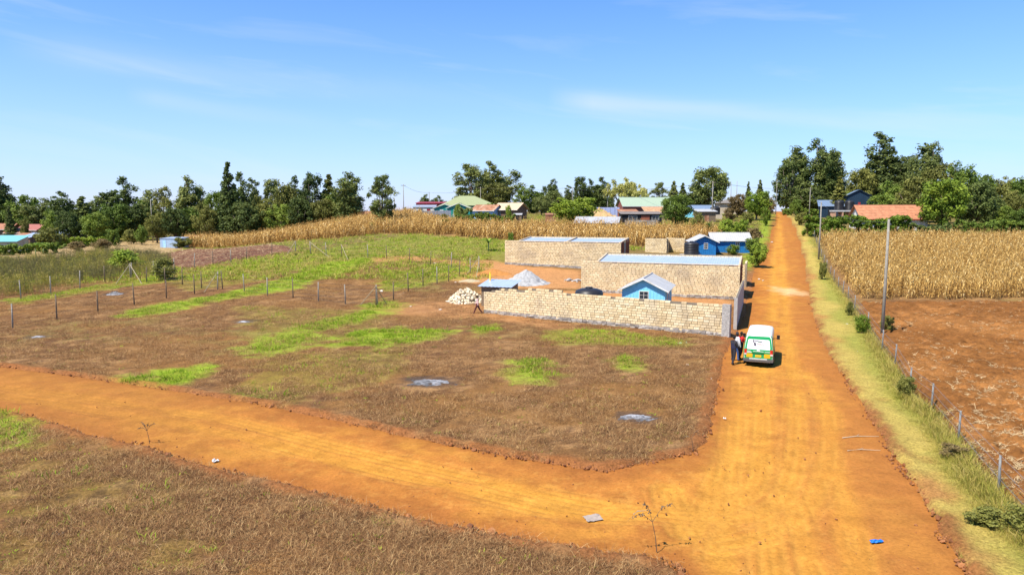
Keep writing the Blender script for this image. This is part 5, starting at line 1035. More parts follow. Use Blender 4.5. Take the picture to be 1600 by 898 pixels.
m = MB(); m.box(-6.0, -5.6, .4, .8, 4, 5.9); m.build('chimney', MAROON, th_)

# ------------------------------------------------------------------ wire fences: posts, braces and strands are parts
POSTM = plain('grey_fence_post', (.30, .27, .23), .85, var=.35, scale=6); POSTW = plain('brown_fence_post', (.17, .125, .085), .9, var=.4, scale=6); WIRE = plain('fence_wire', (.22, .21, .20), .5, .5); POLEM = plain('weathered_pole', (.27, .25, .21), .85, var=.3, scale=4)
def pole_mesh(H, r, mat, sides=7):
    m = MB(); m.tube([(0, 0, -.3), (0, 0, H * .5), (0, 0, H)], [r * 1.1, r, r * .9], sides); me = m.mesh('post', True); me.materials.append(mat); return me
def wire_fence(pix, H, label, braces=(), strands=5, mats=(POSTM,), rad=.055, mesh=False, first=True, sag=.03):
    pts = [Vector(G(*p)) for p in pix]; b = P3(pts[0]); t = thing('wire_fence', label, 'fence', b, 0, 'wire fences'); r = np.random.default_rng(len(label)); pm = [pole_mesh(H, rad, q) for q in mats]; topsl = []
    for i, p in enumerate(pts):
        o = link('post', pm[int(r.integers(0, len(pm)))], None, t); o.location = P3(p) - b; o.rotation_euler = (r.normal(0, .03), r.normal(0, .03), r.uniform(0, 6)); k = r.uniform(.92, 1.06); o.scale = (1, 1, k); topsl.append(P3(p) - b)
    for k in range(strands):
        m = MB(); z = H * (.12 + .82 * k / (strands - 1))
        for a, c in zip(topsl[:-1], topsl[1:]):
            mid = (a + c) / 2; m.tube([a + Vector((0, .06, z)), mid + Vector((0, .06, z - sag)), c + Vector((0, .06, z))], .009, 3, cap=False)
        m.build('wire_strand', WIRE, t)
    for (px, py, bx, by) in braces:
        a = P3(G(px, py)) - b + Vector((0, 0, H * .92)); c = P3(G(bx, by)) - b; m = MB(); m.tube([a, c], .034, 6); m.build('brace', plain('pale_brace', (.36, .30, .20), .85), t)
    if mesh:
        m = MB(); st = .16
        for a, c in zip(topsl[:-1], topsl[1:]):
            L = (c - a).length; n = int(L / st); w = Vector((0, 0, .0035))
            for i in range(n):
                u0 = i / n
                for sgn in (1, -1):
                    u1 = min(1, max(0, u0 + sgn * (H * .9) / L)); k = abs(u1 - u0) * L / (H * .9); p = a.lerp(c, u0) + Vector((0, -.062, .06)); q = a.lerp(c, u1) + Vector((0, -.062, .06 + H * .9 * k)); sd_ = Vector((0, 0, .004)); m.face([p - sd_, q - sd_, q + sd_, p + sd_])
        tag(m.build('chain_link', WIRE, t), kind='stuff')
    return t
wire_fence([(-50, 528), (20, 513.5), (89, 500), (153, 488), (210, 477.5), (260, 467), (304, 460), (340, 453)], 2.1, 'near wire fence crossing the left lot on thin brown posts', [(340, 453, 318, 458)], mats=(POSTW, POSTW, POSTM))
wire_fence([(382, 456), (418, 463), (458, 467), (497.6, 471.6), (540, 476.7), (587.6, 478.5)], 2.1, 'front wire fence of the middle lot ending at a braced corner post', [(587.6, 478.5, 562, 478), (587.6, 478.5, 604, 475)], mats=(POSTM, POSTW))
wire_fence([(590, 477), (615, 470), (638, 456), (661, 448), (683, 445), (701, 441), (718, 433), (735, 428), (749, 424)], 2.1, 'wire fence running back from the braced corner towards the block rows', [(749, 424, 728, 430), (749, 424, 744, 436)], mats=(POSTM, POSTW))
wire_fence([(-40, 480), (33, 468), (79.6, 461), (125, 452), (164, 442), (204, 436)], 2.1, 'wire fence in front of the tall weeds at left', [(204, 436, 180, 445), (204, 436, 222, 444)], mats=(POSTW, POSTM))
wire_fence([(206, 435), (241, 432), (272.5, 428), (304, 419), (333, 415), (361, 411), (385, 406), (425, 400), (462, 395)], 2.1, 'back wire fence below the dark ploughed strip', [(462, 395, 448, 399)], mats=(POSTW, POSTM))
wire_fence([(485.5, 397.6), (510, 400), (534, 402), (575, 404), (604, 405), (640, 411), (672.5, 413.7), (705, 419)], 2.1, 'wire fence on thin posts across the green meadow', [(534, 402, 545, 409), (485.5, 397.6, 516, 403)], mats=(POSTM, POSTW))
wire_fence([(229, 442), (258, 444), (285, 446), (315, 451), (348, 452.5)], 2.1, 'short cross fence between the near and the back left fences', mats=(POSTM, POSTW))
wire_fence(FENCE_R_PX, 1.4, 'grey chain link fence between the roadside grass and the ploughed field', strands=4, mats=(plain('zinc_post', (.21, .21, .20), .6, var=.25),), rad=.042, mesh=True)

# ------------------------------------------------------------------ power poles and lines
def power_pole(base, H, label, arm=True, mat=POLEM, rad=.105, az_=0.4):
    t = thing('power_pole', label, 'pole', P3(base), az_, 'power poles'); m = MB(); m.tube([(0, 0, -.3), (.02, 0, H * .5), (0, 0, H)], [rad * 1.2, rad, rad * .75], 9); m.build('shaft', mat, t, True)
    if arm:
        m = MB(); m.box(-.75, .75, -.05, .05, H - .45, H - .33); m.build('cross_arm', TIMBER, t)
        for x in (-.65, 0, .65): m = MB(); m.lathe([(.03, 0), (.05, .04), (.03, .08), (.05, .12), (.02, .16)], 8, (x, 0, H - .328)); m.build('insulator', plain('insulator', (.35, .30, .26), .3), t, True)
    return base, H
PW = [G(1378, 526), AT(1279, 103), AT(1264, 186)]
poles = [power_pole(PW[0], 8.7, 'tall wooden pole in the ploughed field fence, nearest on the right', False), power_pole(PW[1], 8.6, 'leaning pole at the corner of the right maize field', False, az_=.2), power_pole(PW[2], 8.4, 'brown pole standing by the hedge below the dark barn', True)]
power_pole(AT(1212, 232), 11.5, 'pale thin pole at the left side of the road top', False)
far = [(631, 288, 226, 'tall pole with cross arm right of the lone dark tree'), (617, 309, 230, 'short dark pole right behind the lone dark tree'), (671, 300, 236, 'white pole rising from the maroon building'), (751, 292, 242, 'pale pole in front of the great eucalyptus'), (800, 290, 250, 'thin pole right of the great eucalyptus'), (894, 292, 236, 'white topped pole behind the mango tree'), (949, 294, 205, 'brown pole left of the yellow flowering tree'), (1112, 283, 172, 'tall grey green pole before the big dark tree'), (1141, 286, 262, 'left of two thin skyline poles near the far tank'), (1150, 283, 268, 'right of two thin skyline poles near the far tank'), (239, 312, 186, 'pale pole behind the small pale blue shed')]
fb = []
for px, ty, Yd, lab in far: p = AT(px, Yd); fb.append(power_pole(p, ZP(px, ty, Yd) - h(*p), lab, px in (631, 751, 1112), rad=.12))
def cable(a, b, label, dx=0, sag=.8, rad=.018):
    pa = P3(a[0], a[1] - .2); pb = P3(b[0], b[1] - .2); t = thing('power_line', label, 'cable', pa, 0, 'power lines'); m = MB()
    m.tube([(pa.lerp(pb, i / 12) - pa) + Vector((dx, 0, -sag * 4 * (i / 12) * (1 - i / 12))) for i in range(13)], rad, 4); m.build('wire', plain('cable_black', (.05, .05, .05), .6), t)
cable(poles[0], poles[1], 'cable between the two nearest right hand poles'); cable(poles[1], poles[2], 'cable from the leaning pole to the brown pole'); cable(fb[0], fb[2], 'sagging cable left of the maroon building', rad=.03); cable(fb[2], fb[3], 'cable from the white pole to the great eucalyptus', rad=.03); cable(fb[3], fb[5], 'cable across the middle treeline', rad=.03); cable(fb[5], fb[6], 'cable behind the mango tree', rad=.03); cable(fb[6], fb[7], 'cable over the green roofed house', rad=.03); cable(poles[2], fb[7], 'long cable crossing above the rising road', rad=.03)

# ------------------------------------------------------------------ heaps, stones, ash, litter
def mound(name, base, rx, ry, H, mat, label, cat, seed, colf=None, peak=1.2, k=.25, rz=0):
    n, q = 36, 72; V = []; C = []
    for i in range(n + 1):
        for j in range(q):
            r = i / n * 1.0; a = 2 * math.pi * j / q; x, y = rx * r * math.cos(a), ry * r * math.sin(a); nn = float(fbm(np.array(x * 1.7 + seed), np.array(y * 1.7), seed, 4)); n2 = float(fbm(np.array(x * 5 + seed), np.array(y * 5), seed, 3))
            e = 1 - r * (1 + k * (nn - .5) * 2.4); z = H * (max(e, 0) ** peak) + (n2 - .5) * (H * .14 + .05) - .09 * r; V.append((x, y, z)); C.append(colf(r, nn, n2) if colf else (.3, .3, .3))
    F = [(i * q + j, (i + 1) * q + j, (i + 1) * q + (j + 1) % q, i * q + (j + 1) % q) for i in range(n) for j in range(q)]
    C = np.array([(*c, 1) for c in C], np.float32); o = link(name, npmesh(name, np.array(V), np.array(F), {'col': ('FLOAT_COLOR', C)}, True), mat); o.location = P3(base); o.rotation_euler = (0, 0, rz); return tag(o, label, cat)
GRAV = soil_mat('grey_gravel', 22, .55, 1.4, 1.0, .05); ASHM = soil_mat('ash', 14, .5, 1.5, .8, .04)
mound('gravel_heap', AT(822, 82.5), 3.3, 2.6, 1.75, GRAV, 'pointed heap of grey gravel behind the tin hut', 'gravel heap', 3, lambda r, a, b: tuple(.36 * (.75 + .5 * b) for _ in range(3)))
mound('soil_heap', AT(770, 90), 3.2, 2.2, .7, soil_mat('orange_soil', 12, .6, 1.3, .8, .05), 'low orange soil heap left of the rear block row', 'soil heap', 5, lambda r, a, b: (.42, .17 + .03 * b, .055))
mound('grit_heap', AT(735, 84), 2.2, 1.6, .35, GRAV, 'flat tan grit spread near the fence corner', 'grit heap', 8, lambda r, a, b: (.42, .33 + .03 * b, .22))
mound('earth_heap', AT(936, 180), 6.5, 5, 3.3, soil_mat('tan_earth', 6, .6, 1.3, .8, .08), 'tan earth heap right of the mango tree', 'soil heap', 6, lambda r, a, b: (.46, .29 + .04 * b, .15))
def ashcol(r, a, b):
    g = .07 + .27 * min(1, max(0, 1.25 - r * 1.25 + (a - .5) * 1.5)) * max(0, min(1, (b - .18) * 2.4)); return (g, g, g * 1.06)
for (px, py, wx, wy, lab, sd_) in [(674, 599, 2.1, 1.5, 'round pale ash patch in the middle of the dry lot', 2), (992, 654, 1.5, 1.1, 'grey ash patch near the track corner', 4), (381, 504, 1.3, 1.1, 'small dark ash patch on the left lot', 6), (60, 528, 1.3, .8, 'thin ash streak at the left side of the dry lot', 9)]:
    mound('ash_patch', G(px, py), wx * .85, wy * .85, .17, ASHM, lab, 'ash', sd_, ashcol, .45, .9)
t = thing('brush_pile', 'burnt brush pile with white ash inside the left fence', 'brush pile', P3(G(180, 461))); mo = mound('ash_core', (0, 0), 1.3, .9, .45, ASHM, None, None, 12, lambda r, a, b: (.12 + .5 * b * a, .12 + .5 * b * a, .13 + .52 * b * a), 1, .6); mo.parent = t; mo.location = (0, 0, 0)
r_ = np.random.default_rng(8)
for i in range(34):
    a = r_.uniform(0, 6.28); q = r_.uniform(0, 1.2); p = Vector((q * math.cos(a) * 1.2, q * math.sin(a) * .8, .1 + .35 * (1 - q))); d = Vector((r_.normal(), r_.normal(), r_.uniform(-.1, .5))).normalized() * r_.uniform(.3, .7); m = MB(); m.tube([p - d * .5, p + Vector((0, 0, .04)), p + d * .5], [.02, .015, .006], 4); m.build('stick', POSTW, t)
# tumbled pile of cut stones
t = thing('block_pile', 'tumbled pile of cut cream stones at the left end of the wall', 'stone pile', P3(G(725, 474))); r_ = np.random.default_rng(5); bb = MB(); bb.box(-.5, .5, -.5, .5, -.5, .5); pm = bb.mesh('stone'); pm.materials.append(tinted('cut_stone', [(0, (.50, .40, .26)), (.5, (.66, .55, .38)), (1, (.74, .66, .52))], use='random', bumpy=.3))
for i in range(290):
    a = r_.uniform(0, 6.28); q = math.sqrt(r_.uniform(0, 1)); x = q * math.cos(a) * 1.95 + .1; y = q * math.sin(a) * 2.6 + 1.3; top = 1.4 * (1 - q ** 1.4); z = r_.uniform(max(.08, top - .35), max(.1, top)); o = link('stone', pm, None, t); o.location = (x, y, z); o.scale = (r_.uniform(.25, .42), r_.uniform(.17, .22), r_.uniform(.16, .21)); o.rotation_euler = (r_.normal(0, .45), r_.normal(0, .45), r_.uniform(0, 6.28))
m = MB(); m.lathe([(1.7, -.1), (1.3, .25), (.8, .65), (.3, .85)], 14, (.1, 1.2, 0)); m.build('rubble_core', plain('stone_dust', (.45, .37, .26), .95), t)
def stone(px, py, s, label, mat=None, seed=0, flat=.7, name='stone', cat='stone'):
    me = clodmesh(seed + 40, mat or plain('pale_stone', (.58, .52, .44), .9, var=.3), .3); o = link(name, me); o.location = P3(G(px, py), s * .35); o.scale = (s, s * .8, s * flat); o.rotation_euler = (0, 0, seed); return tag(o, label, cat, 'loose stones' if cat == 'stone' else None)
for i, (px, py, s, lab) in enumerate([(712, 442, .2, 'pale stone lying behind the stone pile'), (714, 474, .26, 'large pale stone before the stone pile'), (596, 456, .25, 'white stone near the braced corner post'), (642, 480, .16, 'pale stone on the red soil right of the corner post'), (688, 485, .2, 'flat pale stone left of the walking man'), (1186, 437, .18, 'left of two pale stones at the roadside'), (1192, 439, .16, 'right of two pale stones at the roadside'), (1191, 371, .3, 'brown boulder beside the green road bank'), (1206, 379, .3, 'second brown boulder nearer the road'), (542, 418, .16, 'small white stone in the green strip'), (680, 412, .22, 'pale stone by the meadow fence')]): stone(px, py, s, lab, seed=i)
# rubble heap beside the rows
t = thing('rubble_pile', 'small grey rubble pile between the two block rows', 'rubble', P3(AT(893, 84)))
for i in range(26): o = link('rubble', clodmesh(60 + i % 4, plain('grey_rubble', (.42, .40, .38), .9, var=.3)), None, t); s = r_.uniform(.1, .25); o.scale = (s, s, s * .7); o.location = (r_.normal(0, .7), r_.normal(0, .5), s * .4 + max(0, .2 - .2 * abs(r_.normal()))); o.rotation_euler = (0, 0, r_.uniform(0, 6))
def scrap(name, px, py, sx, sy, mat, label, cat, seed, crumple=.05, rz=0):
    r = np.random.default_rng(seed); n = 6; V = [((i / n - .5) * sx + r.normal(0, sx * .03), (j / n - .5) * sy + r.normal(0, sy * .03), .03 + abs(r.normal(0, crumple))) for i in range(n + 1) for j in range(n + 1)]; m = MB(); m.v = V; m.t = [.5] * len(V)
    for i in range(n):
        for j in range(n): a = i * (n + 1) + j; m.f.append((a, a + n + 1, a + n + 2, a + 1)); m.m.append(0)
    me = m.mesh(name); me.materials.append(mat); o = link(name, me); o.location = P3(G(px, py)); o.rotation_euler = (0, 0, rz); md = o.modifiers.new('th', 'SOLIDIFY'); md.thickness = .006; return tag(o, label, cat)
WP = plain('white_plastic', (.75, .75, .74), .5); KH = plain('grey_sacking', (.33, .27, .23), .9, var=.2, scale=8); BL = plain('blue_plastic', (.01, .16, .62), .35)
scrap('cement_bag', 927, 810, .52, .42, KH, 'flattened grey paper sack lying on the dirt track', 'sack', 1, .015, .3); scrap('plastic_bag', 337, 722, .22, .16, WP, 'white plastic scrap on the lower edge of the track', 'litter', 2, .06, .7)
scrap('plastic_sachet', 1369, 847, .36, .15, BL, 'bright blue plastic wrapper on the right side of the road', 'litter', 3, .03, .1); scrap('plastic_bag', 1107, 594, .35, .3, WP, 'white crumpled bag on the lot beside the road', 'litter', 4, .035); scrap('plastic_sheet', 1066, 537, .7, .5, plain('pale_green_plastic', (.40, .62, .48), .4), 'pale green plastic sheet before the front wall', 'litter', 5, .05)
for i, (px, py, s, lab) in enumerate([(1302, 487, .5, 'white paper strip on the roadside grass'), (1338, 550, .3, 'white wrapper low on the roadside grass'), (1323, 507, .2, 'tiny white scrap near the fence'), (1428, 722, .16, 'small pale scrap on the lower verge'), (963, 638, .16, 'white scrap above the ash patch'), (1075, 571, .25, 'white scrap on the dry lot left of the van'), (1132, 655, .12, 'white chip on the road left of the tyre marks'), (1304, 466, .2, 'white scrap by the upper fence'), (1523, 882, .14, 'white chip in the lower right verge grass')]): scrap('paper_scrap', px, py, s, s * .5, WP, lab, 'litter', 20 + i, .03, i)
scrap('dark_rag', 92, 838, .35, .25, plain('dark_rag', (.06, .05, .05), .9), 'dark rag lying in the near dry grass', 'litter', 31, .08); scrap('tin_scrap', 760, 488, .5, .35, plain('dark_sack', (.03, .03, .035), .6), 'black sack leaning at the foot of the wall end', 'sack', 33, .12)
# dead weeds standing at the track edges
DEAD = plain('dead_stem', (.14, .095, .06), .9, var=.3)
def dead_weed(px, py, H, label, seed, arms=3):
    r = np.random.default_rng(seed); t = thing('dead_weed', label, 'dead plant', P3(G(px, py), .04), 0, 'dead weeds'); m = MB(); tip = Vector((-.1 * H, 0, H * .62)); m.tube([(0, 0, 0), (-.03 * H, 0, H * .3), tip], [.014, .011, .008], 5); m.build('stem', DEAD, t)
    for i in range(arms):
        a = math.pi * (.15 + .95 * i / max(1, arms - 1)); e = tip + Vector((math.cos(a) * .42 * H, r.normal(0, .1), .36 * H * (1.0 if i < arms - 1 else .35))); mid = (tip + e) / 2 + Vector((0, 0, .1 * H)); m = MB(); path = [tip, mid, e, e + Vector((math.cos(a) * .1, 0, -.1)) * H]; m.tube(path, [.008, .006, .005, .003], 4)
        for k in range(16):
            f = r.uniform(.25, 1); p = tip.lerp(mid, min(1, f * 2)) if f < .5 else mid.lerp(e, (f - .5) * 2); d = Vector((r.normal(), r.normal(), r.normal() - .4)).normalized() * .06 * H; s = d.orthogonal().normalized() * .016 * H; m.face([p, p + d * .6 + s, p + d, p + d * .6 - s])
        m.build('branch', DEAD, t)
dead_weed(1026, 864, 1.4, 'dry weed with drooping seed heads at the track junction', 1, 3); dead_weed(234, 694, .85, 'small bare dead weed on the lower edge of the track', 2, 5); dead_weed(1083, 706, .8, 'thin dead stalk at the corner of the dry lot', 3, 2)
for i, (px, py, L, a, lab) in enumerate([(548, 803, .9, 2.4, 'pale bent stick lying on the near dry grass'), (1000, 322 + 480, .5, .5, 'thin twig on the track near the sack'), (1345, 684, 1.6, .1, 'dry twig lying across the right shoulder of the road'), (1350, 705, 1.3, 0, 'leafy fallen branch on the right side of the road')]):
    m = MB(); m.tube([(-L / 2, 0, .04), (-.1 * L, .06, .07), (L / 2, .02, .04)], [.02, .018, .008], 5); m.tube([(-.1 * L, .06, .07), (.1 * L, .22 * L, .06)], [.012, .004], 4); o = m.build('fallen_stick', plain('pale_stick', (.45, .36, .25), .9)); o.location = P3(G(px, py)); o.rotation_euler = (0, 0, a); tag(o, lab, 'stick', 'fallen sticks')

# ------------------------------------------------------------------ the minibus
print('van')
GREENP = plain('green_car_paint', (.01, .30, .085), .3, var=.06, spec=.5); WHITEP = plain('white_car_paint', (.78, .79, .77), .25, var=.05, spec=.5); BUMP = plain('grey_bumper', (.10, .10, .10), .5); TYREM = plain('tyre_rubber', (.02, .02, .02), .85); RIM = plain('steel_rim', (.35, .35, .36), .4, .6); CARGL = plain('car_glass', (.02, .025, .03), .06, spec=.7); REDL = plain('red_lamp', (.55, .02, .015), .15, spec=.6); CLEARL = plain('clear_lamp', (.6, .5, .48), .15); ORANGE = plain('orange_sticker', (.80, .38, .01), .5, var=.05); WSTICK = plain('white_window_film', (.72, .73, .77), .35, var=.04); YPL = plain('yellow_plate', (.80, .52, .03), .5, var=.05); REDT = plain('red_print', (.62, .10, .08), .6, var=.05); GRNT = plain('green_print', (.10, .42, .12), .6, var=.05); BLK = plain('black_trim', (.015, .015, .016), .5)
HD = R(22); rear = Vector(G(1184, 573)); fw = Vector((math.sin(HD), math.cos(HD))); vc = rear + fw * 2.35
van = thing('minibus', 'green and white minibus parked on the dirt road, seen from behind', 'minibus', (vc.x, vc.y, h(*vc) + .0), -HD)
def vy(z, yb, yt): return yb if z < 1.0 else yb + (yt - yb) * min(1, (z - 1.0) / .88)
def vsec(sc, zr): return [(0, .3), (.70 * sc, .3), (.80 * sc, .36), (.85 * sc, .55), (.855 * sc, .95), (.845 * sc, 1.05), (.78 * sc, 1.55), (.745 * sc, 1.78), (.68 * sc, zr - .05), (.52 * sc, zr - .01), (.25 * sc, zr + .012), (0, zr + .018)]
ST = [(-2.35, -2.20, .94, 1.90), (-2.33, -2.16, .975, 1.93), (-2.25, -2.06, 1.0, 1.955), (-2.05, -1.88, 1.0, 1.958), (-1.5, -1.45, 1.0, 1.965), (0, 0, 1.0, 1.97), (1.0, 1.0, 1.0, 1.965), (1.75, 1.45, 1.0, 1.95), (2.1, 1.6, .99, 1.90), (2.28, 1.68, .96, 1.87), (2.36, 1.73, .9, 1.84)]
m = MB(); rings = []
for yb, yt, sc, zr in ST:
    half = vsec(sc, zr); ring = [(x, vy(z, yb, yt), z) for x, z in half] + [(-x, vy(z, yb, yt), z) for x, z in half[-2:0:-1]]; rings.append((len(m.v), len(ring))); m.v += ring; m.t += [.5] * len(ring)
n = rings[0][1]
for (a, _), (b, _) in zip(rings[:-1], rings[1:]):
    for k in range(n):
        k2 = (k + 1) % n; q = (a + k, a + k2, b + k2, b + k); z = sum(m.v[i][2] for i in q) / 4; m.f.append(q); yy = sum(m.v[i][1] for i in q) / 4; m.m.append(1 if z < 1.03 or (yy < -2.0 and z < 1.86) else 0)
m.f.append(tuple(rings[0][0] + k for k in range(n - 1, -1, -1))); m.m.append(0); m.f.append(tuple(rings[-1][0] + k for k in range(n))); m.m.append(0)
body = m.build('body', [WHITEP, GREENP], van, True)
def rpatch(mb, pts, off, mi=0):          # polygon laid on the sloping rear face, 8 mm thick
    P = [Vector((x, vy(z, -2.35, -2.20) - off, z)) for x, z in pts]; Q = [p + Vector((0, .008, 0)) for p in P]; k = len(P); b = len(mb.v); mb.v += [tuple(p) for p in P + Q]; mb.t += [.5] * 2 * k
    mb.f.append(tuple(range(b, b + k))); mb.m.append(mi)
    for i in range(k): j = (i + 1) % k; mb.f.append((b + j, b + i, b + k + i, b + k + j)); mb.m.append(mi)
m = MB()
for (z0, z1, w0, w1) in ((.50, .74, .775, .785), (.74, 1.0, .785, .785), (1.0, 1.35, .785, .735), (1.35, 1.72, .735, .675), (1.72, 1.84, .675, .60)): rpatch(m, [(-w0, z0), (w0, z0), (w1, z1), (-w1, z1)], .012)
tg = m.build('tailgate', GREENP, van)
m = MB(); rpatch(m, [(-.66, 1.12), (-.63, 1.06), (.63, 1.06), (.66, 1.12), (.60, 1.60), (.56, 1.65), (-.56, 1.65), (-.60, 1.60)], .022); rw = m.build('rear_window', WSTICK, tg)
m = MB()
for i in range(7): x = -.08 + i * .062; rpatch(m, [(x, 1.34), (x + .02, 1.34), (x + .02, 1.42), (x, 1.42)], .026); rpatch(m, [(x + .02, 1.36), (x + .045, 1.36), (x + .045, 1.385), (x + .02, 1.385)], .0265)
m.build('red_lettering', REDT, rw)
m = MB()
for i in range(8): a0, a1 = math.pi * i / 8, math.pi * (i + 1) / 8; rpatch(m, [(.02 + .09 * math.cos(a0), 1.46 + .06 * math.sin(a0)), (.02 + .09 * math.cos(a1), 1.46 + .06 * math.sin(a1)), (.02 + .065 * math.cos(a1), 1.46 + .04 * math.sin(a1)), (.02 + .065 * math.cos(a0), 1.46 + .04 * math.sin(a0))][::-1], .026)
rpatch(m, [(.0, 1.29), (.34, 1.29), (.34, 1.315), (.0, 1.315)], .026); m.build('green_emblem', GRNT, rw)
m = MB()
for i in range(12): x = -.36 + i * .06; rpatch(m, [(x, 1.16), (x + .04, 1.16), (x + .04, 1.19), (x, 1.19)], .026)
m.build('small_print', plain('grey_print', (.35, .36, .40), .6), rw)
m = MB(); rpatch(m, [(-.26, 1.28), (-.12, 1.26), (-.16, 1.45), (-.33, 1.50), (-.36, 1.62), (-.30, 1.63), (-.28, 1.52)], .03); m.build('dark_patch', plain('dark_grey_patch', (.12, .12, .15), .5), rw)  # flat dark grey patch laid over the rear window
m = MB(); m.tube([(-.30, vy(1.6, -2.35, -2.2) - .05, 1.6), (-.1, vy(1.57, -2.35, -2.2) - .055, 1.575), (.2, vy(1.53, -2.35, -2.2) - .05, 1.53)], .012, 5); m.build('wiper', BLK, rw)
m = MB(); rpatch(m, [(-.09, .975), (.09, .975), (.09, 1.03), (-.09, 1.03)], .024); rpatch(m, [(-.3, .93), (.3, .93), (.3, .955), (-.3, .955)], .024); rpatch(m, [(.36, .92), (.66, .92), (.66, .945), (.36, .945)], .024); rpatch(m, [(-.68, .86), (-.38, .86), (-.38, .9), (-.68, .9)], .024); rpatch(m, [(-.68, .94), (-.44, .94), (-.44, .965), (-.68, .965)], .024); rpatch(m, [(-.5, .505), (.5, .505), (.5, .525), (-.5, .525)], .024); m.build('white_print', WHITEP, tg)
m = MB(); rpatch(m, [(-.36, .80), (.36, .80), (.36, .84), (-.36, .84)], .03); m.build('handle_trim', BLK, tg)
for s in (-1, 1):
    m = MB(); rpatch(m, [(s * .5 - .17, .575), (s * .5 + .17, .575), (s * .5 + .17, .80), (s * .5 - .17, .80)], .024); m.build('orange_sticker', ORANGE, tg)
    m = MB(); m.hexa([(s * .73 - .07, -2.385, .82), (s * .73 + .07, -2.385, .82), (s * .73 + .10, -2.30, .82), (s * .73 - .07, -2.30, .82), (s * .73 - .07, -2.385, 1.06), (s * .73 + .07, -2.385, 1.06), (s * .73 + .10, -2.28, 1.06), (s * .73 - .07, -2.28, 1.06)]); tl_ = m.build('tail_light', REDL, van)
    m = MB(); m.box(s * .74 - .07, s * .74 + .08, -2.388, -2.31, .72, .818); m.build('reversing_lens', CLEARL, tl_)
    m = MB()
    for y0, y1 in ((-2.05, -1.15), (-1.08, -.1), (-.03, .92)):
        P = [(x, y, z) for (y, z, x) in ((y0, 1.10, .842), (y1, 1.10, .842), (y1, 1.60, .772), (y0, 1.60, .772))]; P = [(s * (x + .008), y, z) for x, y, z in P]; m.face(P if s > 0 else P[::-1])
    P = [(s * .85, 1.0, 1.10), (s * .85, 1.72, 1.10), (s * .782, 1.42, 1.60), (s * .78, 1.0, 1.60)]; m.face(P if s > 0 else P[::-1]); m.build('side_window', CARGL, van)
    m = MB(); m.tube([(s * .86, 1.55, 1.12), (s * 1.0, 1.52, 1.16)], .02, 5); m.box(*sorted((s * .95, s * 1.13)), 1.46, 1.56, 1.08, 1.34); m.build('wing_mirror', BLK, van)
    for y in (-1.45, 1.25):
        w = thing('wheel', None, None, (0, 0, 0)); w.parent = van; bpy.data.objects.remove(w); m = MB(); m.tube([(s * .66, y, .33), (s * .70, y, .33), (s * .84, y, .33), (s * .865, y, .33)], [.29, .33, .33, .29], 22); ty_ = m.build('wheel', TYREM, van, False); m = MB(); m.tube([(s * .86, y, .33), (s * .872, y, .33)], [.2, .17], 16); m.build('rim', RIM, ty_)
m = MB(); m.hexa([(-.84, -2.45, .33), (.84, -2.45, .33), (.86, -2.2, .33), (-.86, -2.2, .33), (-.84, -2.45, .50), (.84, -2.45, .50), (.86, -2.2, .52), (-.86, -2.2, .52)]); bp = m.build('rear_bumper', BUMP, van); m = MB(); m.box(-.5, .5, -2.46, -2.44, .46, .505); m.build('bumper_step', plain('worn_aluminium', (.5, .49, .46), .4), bp)
m = MB(); m.hexa([(-.82, 2.2, .3), (.82, 2.2, .3), (.8, 2.44, .3), (-.8, 2.44, .3), (-.82, 2.2, .55), (.82, 2.2, .55), (.8, 2.44, .55), (-.8, 2.44, .55)]); m.build('front_bumper', BUMP, van)
m = MB(); rpatch(m, [(-.17, .60), (.17, .60), (.17, .73), (-.17, .73)], .03); pl = m.build('number_plate', YPL, tg); m = MB()
for i in range(5): x = -.13 + i * .055; rpatch(m, [(x, .64), (x + .02, .64), (x + .02, .69), (x, .69)], .035)
m.build('plate_marks', BLK, pl)
P = [(-.72, 2.30, 1.08), (.72, 2.30, 1.08), (.62, 1.82, 1.74), (-.62, 1.82, 1.74)]; m = MB(); m.face([(x, y + .03, z) for x, y, z in P]); m.build('windscreen', CARGL, van)
m = MB(); m.box(-.75, .75, -2.0, 2.1, .2, .31); m.build('underbody', BLK, van)

